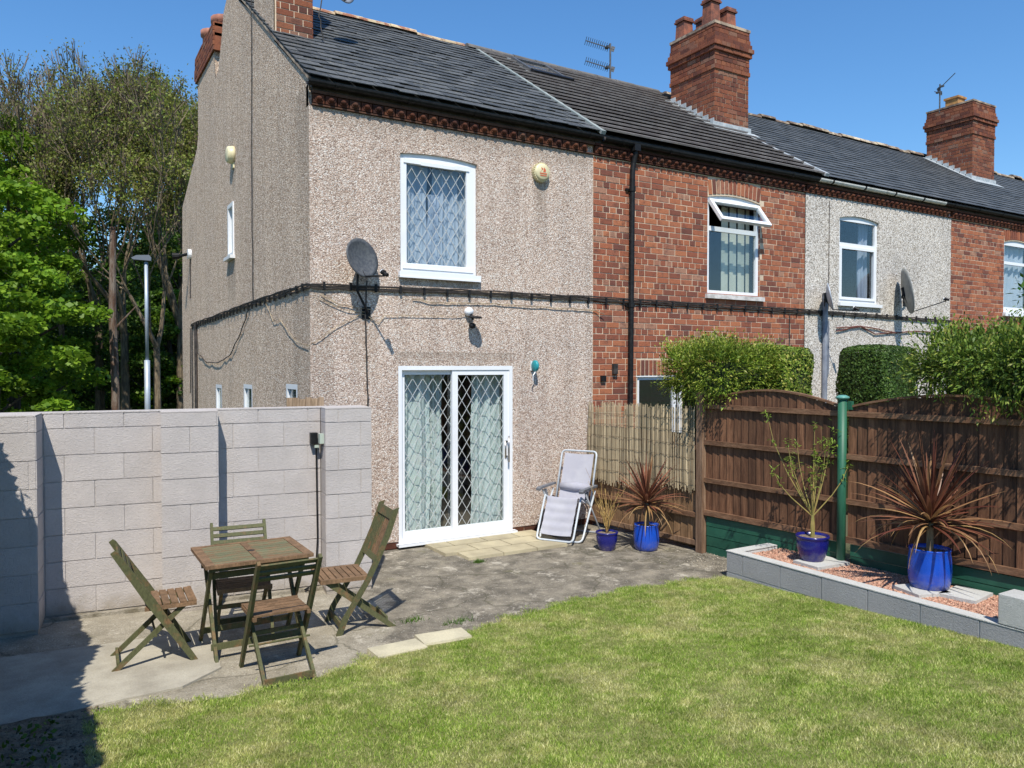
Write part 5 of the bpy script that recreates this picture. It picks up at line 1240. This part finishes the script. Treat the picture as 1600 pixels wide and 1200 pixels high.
for (dx, h, dp) in ((-.42, .98, .05), (-.26, .72, -.1), (-.20, .55, .1), (-.36, .42, .0), (-.12, .66, .12), (.0, .60, -.1), (.03, .86, .08), (.10, .66, -.05), (.18, .72, .1), (.32, .50, 0), (.07, .5, .12), (-.05, .42, -.12)):
    b0 = Vector((bx_, by_, bz_ + .2)); tip = b0 + rgt * dx + fw * dp + Vector((0, 0, h)); mid = b0 + rgt * dx * .55 + fw * dp * .6 + Vector((0, 0, h * .42)); mid2 = b0 + rgt * dx * .85 + fw * dp * .9 + Vector((0, 0, h * .72))
    m = MB(); m.tube([b0, mid, mid2, tip], [.006, .0045, .0035, .002], 5); obj('stem', m, STEM, t)
    for q, nn in ((tip, 16), (mid2, 9 if abs(dx) > .1 else 12)):
        for i in range(nn):
            o = Vector((random.gauss(0, .018), random.gauss(0, .018), random.gauss(0, .028))); small_leaf(V, F, r, q + o, (random.gauss(0, 1), random.gauss(0, 1), random.gauss(.3, .7)), random.uniform(.035, .065), .014, random.random())
for i in range(60):
    q = Vector((bx_, by_, bz_ + .2)) + rgt * random.gauss(.15, .06) + fw * random.gauss(0, .05) + Vector((0, 0, random.gauss(.72, .08))); small_leaf(V, F, r, q, (random.gauss(0, 1), random.gauss(0, 1), random.gauss(.3, .7)), random.uniform(.04, .07), .016, random.random())
mb = MB(); mb.v = V; mb.f = F; mb.r = r; obj('leaves', mb, WLEAF, t, fix=False, kind='stuff')

# ------------------------------------------------------------------ leaf cards
def leaf_cards(name, P, N, size, asp, mat, parent=None, kind='stuff', flat=.0, up=0.0):
    """P positions, N preferred normals"""
    n = len(P); D = rng.normal(size=(n, 3)); D[:, 2] *= (1 - flat)
    if N is not None: D = D - (D * N).sum(1)[:, None] * N * .7
    D[:, 2] += up
    D /= np.linalg.norm(D, axis=1)[:, None]
    Q = rng.normal(size=(n, 3)); 
    if N is not None: Q = np.cross(D, N + .5 * Q)
    else: Q[:, 2] *= (1 - flat); Q = Q - (Q * D).sum(1)[:, None] * D
    Q /= np.linalg.norm(Q, axis=1)[:, None] + 1e-9
    s = (size * rng.uniform(.6, 1.3, n))[:, None]; w = s * asp
    Nn = np.cross(D, Q) * s * .18
    V = np.stack([P - D * s * .5, P + Q * w * .5 + Nn * .3, P + D * s * .5, P - Q * w * .5 + Nn * .3], 1).reshape(-1, 3)
    F = (np.array([0, 1, 2, 3])[None] + 4 * np.arange(n)[:, None])
    return obj(name, np_mesh(name, V, F, rng.uniform(.01, .99, n)), mat, parent, kind=kind)

# conifer hedges behind the fence: frond sprays on a bumpy box volume
def hedge(name, label, box, dens, mat, size, bump, asp=.35, spray=True, mats=None, name_c='foliage', corner=.25, core=None):
    (x0, x1), (y0, y1), (z0, z1) = box; c = np.array([(x0 + x1) / 2, (y0 + y1) / 2, (z0 + z1) / 2]); h = np.array([x1 - x0, y1 - y0, z1 - z0]) / 2
    t = thing(name, label, 'hedge', (c[0], c[1], 0))
    area = 8 * (h[0] * h[1] / 2 + h[0] * h[2] + h[1] * h[2]); n = int(area * dens)
    ar = np.array([h[1] * h[2], h[0] * h[2], h[0] * h[1]]); fa_ = rng.choice(3, n * 2, p=ar / ar.sum()); D = rng.uniform(-1, 1, (n * 2, 3)) * h
    sg_ = np.where(rng.random(n * 2) < .5, -1.0, 1.0); sg_[(fa_ == 2) & (rng.random(n * 2) < .6)] = 1.0; D[np.arange(n * 2), fa_] = sg_ * h[fa_]
    # super-ellipsoid surface
    e = 9.0 if bump < .03 else 5.0
    k = (np.abs(D / h) ** e).sum(1) ** (-1 / e); P = D * k[:, None]
    G = np.sign(P) * np.abs(P / h) ** (e - 1) / h; G /= np.linalg.norm(G, axis=1)[:, None]
    w = np.abs(P); P = P[:n]; G = G[:n]
    f = np.sin(P[:, 0] * 6.3 + 1.3) * np.sin(P[:, 1] * 5.1 + .4) + np.sin(P[:, 2] * 8.2 + P[:, 0] * 3.3) * .7 + np.sin(P[:, 1] * 13 + P[:, 2] * 9) * .4 + (.9 if spray else .0) * np.sin(P[:, 2] * 38 + 2.5 * np.sin(P[:, 1] * 4 + P[:, 0] * 5))
    P = P + G * (bump * f - rng.exponential(bump * .45 + .012, n))[:, None]
    Pw = P + c
    if spray:
        # each point becomes a short drooping spray of cards pointing outwards
        m_ = 6; T = np.repeat(Pw, m_, 0); Gm = np.repeat(G, m_, 0); dr = Gm + rng.normal(size=(len(T), 3)) * .45 + np.array([0, 0, .18]); dr /= np.linalg.norm(dr, axis=1)[:, None]
        tt = np.tile(np.linspace(0, 1, m_), n)[:, None] * size * 2.2; droop = np.array([0, 0, -1.0]) * (tt ** 2) * 2.5 + np.array([0, 0, .35]) * tt
        sw_ = np.repeat(rng.normal(size=(n, 3)) * .5, m_, 0); T = T + (Gm + sw_) * tt + droop + rng.normal(size=(len(T), 3)) * size * .10
        s = size * rng.uniform(.5, 1.1, len(T))[:, None]; Q = np.cross(dr, np.array([0, 0, 1.]) + rng.normal(size=(len(T), 3)) * .5); Q /= np.linalg.norm(Q, axis=1)[:, None]
        V = np.stack([T - dr * s * .5, T + Q * s * asp * .5, T + dr * s * .5 - np.array([0, 0, .15]) * s, T - Q * s * asp * .5], 1).reshape(-1, 3)
        F = np.array([0, 1, 2, 3])[None] + 4 * np.arange(len(T))[:, None]; rr = np.clip(np.repeat(rng.uniform(0, .62, n), m_) + np.tile(np.linspace(-.1, .36, m_), n), .01, .99)
        obj(name_c, np_mesh(name_c, V, F, rr), mat, t, kind='stuff')
    else: leaf_cards(name_c, Pw, G, size, asp, mat, t)
    if spray:
        ns = 60; px = rng.uniform(x0, x1, ns); py = rng.uniform(y0, y1, ns); Vs = []; Rr = []
        for a_, b_ in zip(px, py):
            L_ = rng.uniform(.08, .26); tl_ = rng.normal(0, .3, 2)
            for q_ in range(12):
                f_ = q_ / 11; p_ = np.array([a_ + tl_[0] * L_ * f_, b_ + tl_[1] * L_ * f_, z1 - .06 + L_ * f_]); d_ = rng.normal(size=3) * .5 + np.array([tl_[0], tl_[1], 1.0]); d_ /= np.linalg.norm(d_); w_ = np.cross(d_, rng.normal(size=3)); w_ /= np.linalg.norm(w_); s_ = .035 * (1.1 - .6 * f_)
                Vs += [p_, p_ + w_ * s_ * .3 + d_ * s_ * .5, p_ + d_ * s_, p_ - w_ * s_ * .3 + d_ * s_ * .5]; Rr.append(.7 + .29 * rng.random())
        obj('stray_shoots', np_mesh('stray_shoots', np.array(Vs), np.arange(len(Vs)).reshape(-1, 4), np.array(Rr)), mat, t, kind='stuff')
    # dark woody core
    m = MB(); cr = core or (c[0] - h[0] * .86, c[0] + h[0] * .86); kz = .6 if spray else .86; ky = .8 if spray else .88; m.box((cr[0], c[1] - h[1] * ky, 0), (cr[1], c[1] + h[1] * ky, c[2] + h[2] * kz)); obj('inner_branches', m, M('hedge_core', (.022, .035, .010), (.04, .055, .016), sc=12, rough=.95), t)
    return t
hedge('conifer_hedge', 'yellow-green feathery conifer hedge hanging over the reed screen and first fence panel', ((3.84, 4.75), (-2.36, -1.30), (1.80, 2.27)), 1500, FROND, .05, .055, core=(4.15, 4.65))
hedge('clipped_hedge', 'smooth dark green clipped hedge behind the dip in the fence', ((7.55, 8.35), (-1.85, -1.0), (.6, 2.43)), 5200, FROND2, .038, .02, asp=.5, spray=False)
hedge('clipped_hedge', 'lighter green flat-cut hedge end behind the first fence panel', ((4.65, 5.2), (-2.52, -1.55), (.5, 2.37)), 5000, FROND, .038, .02, asp=.5, spray=False)
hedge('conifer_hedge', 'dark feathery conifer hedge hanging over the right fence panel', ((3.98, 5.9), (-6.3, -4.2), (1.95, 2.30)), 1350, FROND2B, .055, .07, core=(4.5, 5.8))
# laurel sprigs at the right edge
t = thing('laurel_shrub', 'glossy broad-leaved shrub poking in at the right edge above the hedge', 'shrub', (4.6, -5.5, 0))
V, F, r = [], [], []
for (x, y, z, n) in ((4.33, -5.10, 2.77, 16), (4.36, -5.16, 2.66, 12), (4.22, -5.10, 1.98, 12), (4.30, -5.22, 2.35, 12)):
    for i in range(n): small_leaf(V, F, r, (x + random.gauss(0, .03), y + random.gauss(0, .03), z + random.gauss(0, .05)), (random.gauss(0, 1), random.gauss(0, 1), random.gauss(.4, .6)), random.uniform(.05, .08), .028, random.random())
mb = MB(); mb.v = V; mb.f = F; mb.r = r; obj('leaves', mb, GLEAF, t, fix=False, kind='stuff')
m = MB(); m.tube([(4.6, -5.6, 0), (4.5, -5.4, 1.9), (4.33, -5.12, 2.82)], [.02, .015, .005], 6).tube([(4.5, -5.4, 1.7), (4.22, -5.1, 2.0)], [.008, .004], 5); obj('branch', m, BARKL, t)
# boundary hedge on the left, just outside the view; its shade falls on the wall end and the ground
n = 34000; yy = rng.uniform(-8.0, -1.25, n); top = 2.16 + .10 * np.sin(yy * 5.3) + .08 * np.sin(yy * 11.1 + 1) + .05 * np.sin(yy * 23)
zz = top * np.sqrt(rng.random(n)); xx = -2.93 - rng.exponential(.07, n) + .06 * np.sin(zz * 5 + yy * 3) - .25 * np.clip(zz - top + .25, 0, 1)
hd = thing('boundary_hedge', 'leafy boundary hedge just off the left edge that shades the wall end', 'hedge', (-3.1, -5, 0))
leaf_cards('foliage', np.stack([xx, yy, zz], 1), None, .085, .6, LEAF_D, hd)
n = 9000; leaf_cards('foliage', np.stack([rng.uniform(-3.5, -2.97, n), rng.uniform(-8, -1.25, n), rng.normal(2.06, .05, n)], 1), None, .085, .6, LEAF_D, hd)
m = MB()
for i in range(14): y = -1.4 - .5 * i; m.tube([(-3.2, y, 0), (-3.18 + random.uniform(-.05, .05), y + .05, 1.0), (-3.15, y, 1.9)], [.03, .02, .01], 6)
obj('stems', m, BARK, hd)
m = MB(); m.box((-3.38, -8.0, 0), (-3.02, -1.3, 1.95)); obj('inner_branches', m, M('hedge_core_dark', (.03, .028, .015), (.05, .045, .02), sc=12, rough=.95), hd)

# ------------------------------------------------------------------ trees beyond the wall
CF = Vector((.515, .857, 0)); CR = Vector((.857, -.515, 0))
def at(l, d): p = Vector((CAM.x, CAM.y, 0)) + CF * d + CR * l; return p.x, p.y
def grow(m, p, d, L, r, depth, tips, spread=.5, up=.12, nseg=3, ratio=.76, thin=.0, mids=None):
    pts = [p]; rs = [r]; q = p
    for i in range(nseg):
        d = (d + Vector((random.gauss(0, .12), random.gauss(0, .12), random.gauss(0, .08) + up * .4))).normalized(); q = q + d * (L / nseg); pts.append(q); rs.append(r * (1 - .35 * (i + 1) / nseg))
        if mids is not None and depth < 4: mids.append(q)
    m.tube(pts, [max(q_, .011) for q_ in rs], 6 if depth > 3 else (4 if depth > 1 else 3), cap=False)
    if depth == 0: tips.append(q); return
    k = random.choice((2, 3, 3)) if depth > 1 else 4
    for j in range(k):
        ax = Vector((random.gauss(0, 1), random.gauss(0, 1), random.gauss(0, .6))).normalized()
        nd = (d + ax * spread * random.uniform(.6, 1.3) + Vector((0, 0, up))).normalized()
        grow(m, q, nd, L * ratio * random.uniform(.8, 1.15), rs[-1] * (.72 if k == 2 else .62), depth - 1, tips, spread, up, nseg, ratio, thin, mids)
def bare_tree(label, l, d, H, seed, grp, trunk_r=.16, lean=(0, 0), leafy=.5, mat=None, lmat=None, depth=7):
    random.seed(seed); x, y = at(l, d); t = thing('bare_tree', label, 'tree', (x, y, 0), 0, grp)
    m = MB(); top = Vector((x + lean[0] * .3, y + lean[1] * .3, H * .30)); m.tube([(x, y, -.1), (x + lean[0] * .12, y + lean[1] * .12, H * .14), tuple(top)], [trunk_r, trunk_r * .85, trunk_r * .72], 8, cap=False)
    obj('trunk', m, mat or BARKL, t, fix=False)
    m = MB(); tips = []; mids = []
    for j in range(3):
        dd = Vector((lean[0] * .1 + random.gauss(0, .28), lean[1] * .1 + random.gauss(0, .28), 1)).normalized()
        grow(m, top, dd, H * .19, trunk_r * .6, depth - 1, tips, .40, .15, 3, .79, mids=mids)
    obj('branches', m, mat or BARKL, t, fix=False)
    P = np.array([tuple(q) for q in tips + mids]); k = max(1, int(leafy * 4.5)); P = np.repeat(P, k, 0) + rng.normal(size=(len(P) * k, 3)) * .14
    P = P[rng.random(len(P)) < min(1, leafy * 1.2)]
    P = P[rng.random(len(P)) < .75]
    leaf_cards('buds', P, None, .085, .6, lmat or LEAF_B, t)
    return t
def leafy_tree(label, l, d, H, rx, seed, grp, mat=None, n=34, per=420, size=.15, z0=.5, trunk=True, name='maple_tree'):
    random.seed(seed); x, y = at(l, d); t = thing(name, label, 'tree', (x, y, 0), 0, grp)
    m = MB(); m.tube([(x, y, -.1), (x + .1, y, H * .35), (x - .05, y + .1, H * .75)], [.17, .13, .05], 8)
    cs = []
    for i in range(n):
        f = (i + .5) / n; z = z0 + (H - z0) * f; rr = rx * math.sqrt(max(.05, 1 - ((f - .42) / .62) ** 2)) * random.uniform(.35, 1.0); a = i * 2.4 + random.uniform(-.5, .5)
        c = Vector((x + rr * math.cos(a), y + rr * math.sin(a), z)); cs.append(c)
        if i % 2 == 0: m.tube([(x, y, max(.4, z - rr * .6)), tuple(c)], [.045, .012], 5, cap=False)
    obj('trunk', m, BARK, t, fix=False)
    P = []
    for c in cs:
        q = rng.normal(size=(per, 3)); q /= np.linalg.norm(q, axis=1)[:, None]; q *= (rng.random((per, 1)) ** .35) * np.array([1.0, 1.0, .42]) * random.uniform(.65, 1.25) * rx * .36
        q[:, 2] -= .10 * (q[:, 0] ** 2 + q[:, 1] ** 2); P.append(q + np.array(c))
    leaf_cards('crown', np.concatenate(P), None, size, .75, mat or LEAF_M, t, flat=.45); return t
G1, G2 = 'leafy trees beyond the block wall', 'bare trees beyond the block wall'
leafy_tree('bright green maple at the left edge, its crown reaching highest there', -14.6, 21.0, 9.2, 2.4, 1, G1, n=44)
leafy_tree('bright green maple with layered boughs left of the bare reddish trunk', -12.4, 19.0, 6.6, 1.8, 2, G1, n=38)
leafy_tree('low leafy maple boughs just above the block wall at left', -11.6, 17.0, 4.6, 1.6, 3, G1, n=30)
leafy_tree('green maple half hidden behind the lamp post', -11.8, 26.5, 4.6, 1.9, 4, G1, mat=LEAF_D, n=34)
leafy_tree('small leafy tree close to the gable corner beyond the wall', -11.3, 26.5, 4.6, 1.4, 5, G1, n=26, mat=LEAF_M)
leafy_tree('dark leafy tree filling the gap behind the bare trunks', -15.0, 29.0, 7.8, 3.2, 6, G1, mat=LEAF_D, n=46)
leafy_tree('dark leafy tree behind the maples at the far left', -21.5, 28.0, 9.8, 3.2, 7, G1, mat=LEAF_D, n=46)
leafy_tree('tall green tree rising behind the bare crowns near the gable', -13.6, 31.5, 13.0, 2.6, 8, G1, mat=LEAF_B, n=44, per=260)
leafy_tree('dark tree behind the leftmost maple', -17.6, 25.0, 9.6, 2.6, 9, G1, mat=LEAF_M, n=40)
bare_tree('bare many-branched tree with the highest crown left of the gable', -14.5, 27.0, 11.4, 31, G2, .17)
bare_tree('bare tree leaning left above the bright maples', -16.6, 27.5, 10.6, 32, G2, .15, lean=(-3, .8))
bare_tree('bare tree with pale trunk just right of the lamp post', -12.6, 25.0, 10.6, 33, G2, .16)
bare_tree('bare tree with olive buds next to the gable edge', -11.0, 25.5, 10.9, 34, G2, .15, leafy=.9)
bare_tree('thin forked bare tree nearest the gable', -10.4, 22.5, 8.9, 35, G2, .12, leafy=.8)
bare_tree('bare tree behind the reddish trunk', -14.9, 25.5, 10.0, 36, G2, .14, leafy=.4)
bare_tree('far bare tree at the back of the copse', -13.6, 34.0, 12.6, 37, G2, .18, leafy=.7)
for lab, l, d, H, r in (('straight dead reddish-brown trunk standing left of the lamp post', -10.35, 20.0, 5.75, .10),):
    x, y = at(l, d); t = thing('dead_trunk', lab, 'tree trunk', (x, y, 0)); m = MB(); m.tube([(x, y, 0), (x + .02, y, 1.5), (x - .03, y, 3.4), (x + .0, y, H)], [r * 1.1, r, r * .95, r * .7], 10); obj('trunk', m, BARKR, t)
    m = MB(); m.tube([(x, y, 3.1), (x + .5, y - .2, 3.7)], [.03, .015], 5); obj('branch', m, BARKR, t)
# undergrowth wall of foliage far behind closes the view to the horizon
n = 120000; l_ = rng.uniform(-58, -5, n); d_ = 36 + rng.exponential(1.2, n) + 1.5 * np.sin(l_ * .9); z_ = rng.random(n) ** .8 * (8.2 + 1.0 * np.sin(l_ * .7) + .6 * np.sin(l_ * 1.9))
P = np.stack([CAM.x + CF.x * d_ + CR.x * l_, CAM.y + CF.y * d_ + CR.y * l_, z_], 1)
leaf_cards('undergrowth', P, None, .34, .8, LEAF_D)
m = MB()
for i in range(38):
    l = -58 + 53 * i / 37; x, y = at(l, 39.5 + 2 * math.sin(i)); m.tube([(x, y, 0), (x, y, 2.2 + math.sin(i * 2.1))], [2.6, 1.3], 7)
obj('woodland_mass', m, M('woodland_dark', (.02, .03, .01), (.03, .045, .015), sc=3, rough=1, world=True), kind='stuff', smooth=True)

# lamp post
x, y = at(-9.5, 20.0); t = thing('street_lamp', 'slim galvanised street lamp with flat grey head beyond the block wall', 'street lamp', (x, y, 0))
m = MB(); m.tube([(x, y, 0), (x, y, 2.3)], .07, 14).tube([(x, y, 2.3), (x, y, 4.85)], .045, 14); obj('column', m, STEELP, t, smooth=True)
m = MB(); RL = Matrix.Translation((x, y, 4.93)) @ Matrix.Rotation(R(170), 4, 'Z'); m.prism([(-.12, -.06), (.3, -.04), (.34, .0), (.22, .07), (-.08, .09), (-.13, .03)], lambda a, d, b: tuple(RL @ Vector((a, d, b))), -.11, .11); obj('lamp_head', m, M('lamp_grey', (.13, .15, .18), rough=.5), t)

# aerials
def aerial(label, x, y, z0, z1, booms, grp='tv aerials on the roofs'):
    t = thing('tv_aerial', label, 'aerial', (x, y, z0), 0, grp); m = MB(); m.tube([(x, y, z0), (x, y, z1)], .018, 8); obj('mast', m, DGREY, t)
    for (z, vx, vy, vz, L, n) in booms:
        v = Vector((vx, vy, vz)).normalized(); b = Vector((x, y, z)); s = v.cross(Vector((0, 0, 1))).normalized(); u = s.cross(v)
        m = MB(); m.tube([tuple(b - v * .08), tuple(b + v * L)], .011, 6)
        for i in range(n): p = b + v * (L * (i + 1) / n); q = .09; m.tube([tuple(p - u * q * .5 - s * q), tuple(p + u * q * .5 + s * q)], .0055, 4).tube([tuple(p + u * q * .5 - s * q), tuple(p - u * q * .5 + s * q)], .0055, 4) if n > 3 else None
        r0 = b + v * .06; m.box(tuple(r0 - Vector((.03, .05, .02))), tuple(r0 + Vector((.03, .05, .02)))); m.bar(b - v * .05 - u * .05, b - v * .05 + u * .05, .01, .07); obj('antenna', m, DGREY, t)
aerial('two-boom TV aerial on a mast on the ribbed tile roof ridge', 6.98, 3.62, 7.5, 8.42, ((8.33, -.86, .5, .30, .50, 12), (7.94, -.86, .5, .30, .50, 12)))
aerial('small TV aerial beside the pot on the far chimney', 17.05, 2.95, 8.6, 9.32, ((9.22, -.2, -.9, .45, .5, 1), (9.1, -.9, .1, 0, .2, 1)))
t = thing('roof_vents', 'small flue and mast just beyond the far chimney', 'flue', (19.5, 3.2, 7.4)); m = MB(); m.tube([(19.3, 3.2, 7.2), (19.3, 3.2, 7.75)], .09, 10).tube([(19.3, 3.2, 7.75), (19.3, 3.2, 7.85)], .13, 10); obj('flue', m, STEELP, t)
m = MB(); m.tube([(18.6, 3.0, 7.3), (18.6, 3.0, 8.5)], .03, 8); obj('mast', m, BLACKM, t)

# ------------------------------------------------------------------ grass
def M_grass():
    t = NT('lawn_grass'); r = t.rnd(); co = t.co(world=True)
    green = t.ramp(r, [(.1, (.15, .26, .028)), (.4, (.27, .39, .05)), (.65, (.39, .49, .09)), (.9, (.54, .58, .20))])
    dry = t.ramp(r, [(.1, (.42, .41, .13)), (.5, (.60, .58, .25)), (.9, (.78, .73, .42))])
    n = t.noise(co, 1.7, 6, .72); n2 = t.noise(co, 6.5, 4, .7)
    s = t.n('Math', operation='ADD', i_0=t.n('Math', operation='MULTIPLY', i_0=n, i_1=.65).outputs[0], i_1=t.n('Math', operation='MULTIPLY', i_0=n2, i_1=.35).outputs[0])
    c = t.mix(t.ramp(s.outputs[0], [(.47, 0.05), (.58, .85)]), green, dry)
    n3 = t.noise(t.co(world=True), 4.6, 5, .7); c = t.mix(1.0, c, t.ramp(n3, [(.35, .74), (.62, 1.16)]), 'MULTIPLY')
    return t.bsdf(c, .6, 0, None, 0, .25, .35)
GRASS = M_grass()
def grass(name, n, xr, yr, hmin, hmax, accept, zf, w=.0042, mat=None, parent=None, pw=1.0):
    x = rng.uniform(*xr, n); u = rng.random(n) ** pw; y = yr[1] + (yr[0] - yr[1]) * u
    e = np.interp(x, [p[0] for p in LB], [p[1] for p in LB]) if accept == 'lawn' else None
    if accept == 'lawn':
        edge = .045 * np.sin(x * 9) + .035 * np.sin(x * 23 + 1) + rng.normal(0, .045, n)
        k = (y < e + edge) & ~((np.abs(x + .04) < .41) & (np.abs(y + 3.005) < .115)); x, y = x[k], y[k]
    n = len(x); z = np.maximum(0, .05 * (-y - 2.85)) * zf + .008
    clump = .75 + .35 * (np.sin(x * 17 + 3 * np.sin(y * 9)) * np.sin(y * 15 + 2 * np.sin(x * 11)) * .5 + .5)
    h = rng.uniform(hmin, hmax, n) * clump; a = rng.uniform(0, 2 * np.pi, n); ln = rng.uniform(.2, 1.1, n) * h; la = rng.uniform(0, 2 * np.pi, n)
    W = w * rng.uniform(.7, 1.4, n) / 2; c, s_ = np.cos(a) * W, np.sin(a) * W
    V = np.stack([np.stack([x - c, y - s_, z], 1), np.stack([x + c, y + s_, z], 1), np.stack([x + np.cos(la) * ln, y + np.sin(la) * ln, z + h], 1)], 1).reshape(-1, 3)
    F = np.arange(3 * n).reshape(-1, 3)
    ci = (np.floor(x / .035 + .6 * np.sin(y * 31)).astype(int) * 7919 + np.floor(y / .035 + .6 * np.sin(x * 29)).astype(int) * 104729) % 1009
    ci2 = (np.floor(x / .11 + .5 * np.sin(y * 13)).astype(int) * 6007 + np.floor(y / .09 + .5 * np.sin(x * 11)).astype(int) * 7507) % 997
    rn = np.clip(.26 * ci / 1009 + .14 * ci2 / 997 + .6 * rng.random(n), .01, .99)
    return obj(name, np_mesh(name, V, F, rn), mat or GRASS, parent, kind='stuff')
grass('grass', 720000, (-2.30, 3.44), (-6.8, -2.6), .010, .029, 'lawn', 1, w=.0048)
random.seed(5)
for lab, x, y, n, rad in (('small weed tuft in a crack near the paving by the door', 1.53, -1.03, 150, .035), ('thin patch of weeds on the patio right of the tall chair', .14, -2.43, 90, .06), ('sparse weeds where patio meets lawn beyond the tall chair', .45, -2.66, 90, .07)):
    xx = x + rng.normal(0, rad, n); yy = y + rng.normal(0, rad * .45, n); hh = rng.uniform(.015, .05, n); la = rng.uniform(0, 6.28, n); V = np.stack([np.stack([xx - .003, yy, 0 * xx], 1), np.stack([xx + .003, yy, 0 * xx], 1), np.stack([xx + np.cos(la) * hh * .7, yy + np.sin(la) * hh * .7, hh], 1)], 1).reshape(-1, 3)
    o = obj('weed_tuft', np_mesh('weed_tuft', V, np.arange(3 * n).reshape(-1, 3), rng.uniform(.01, .99, n)), LEAF_D); tag(o, lab, 'weed')
stones('soil_debris', 2600, (-3.2, -2.2), (-6, -2.95), .012, .006, .03, M('soil_crumbs', (.13, .10, .07), (.07, .05, .035), sc=20, rough=.95, rv=.4), zf=lawn_z)
n = 2600; x = rng.uniform(-3.0, -2.42, n); y = rng.uniform(-6, -3.1, n); P = np.stack([x, y, np.maximum(0, .05 * (-y - 2.85)) + .03 + rng.random(n) * .03], 1)
leaf_cards('ground_ivy', P[rng.random(n) < .3], None, .035, .7, LEAF_D)
stones('grit', 2200, (-2.8, 3.6), (-3.2, -.1), .002, .002, .009, M('grit_stone', (.42, .38, .31), (.2, .17, .13), sc=30, rough=.9, rv=.4))
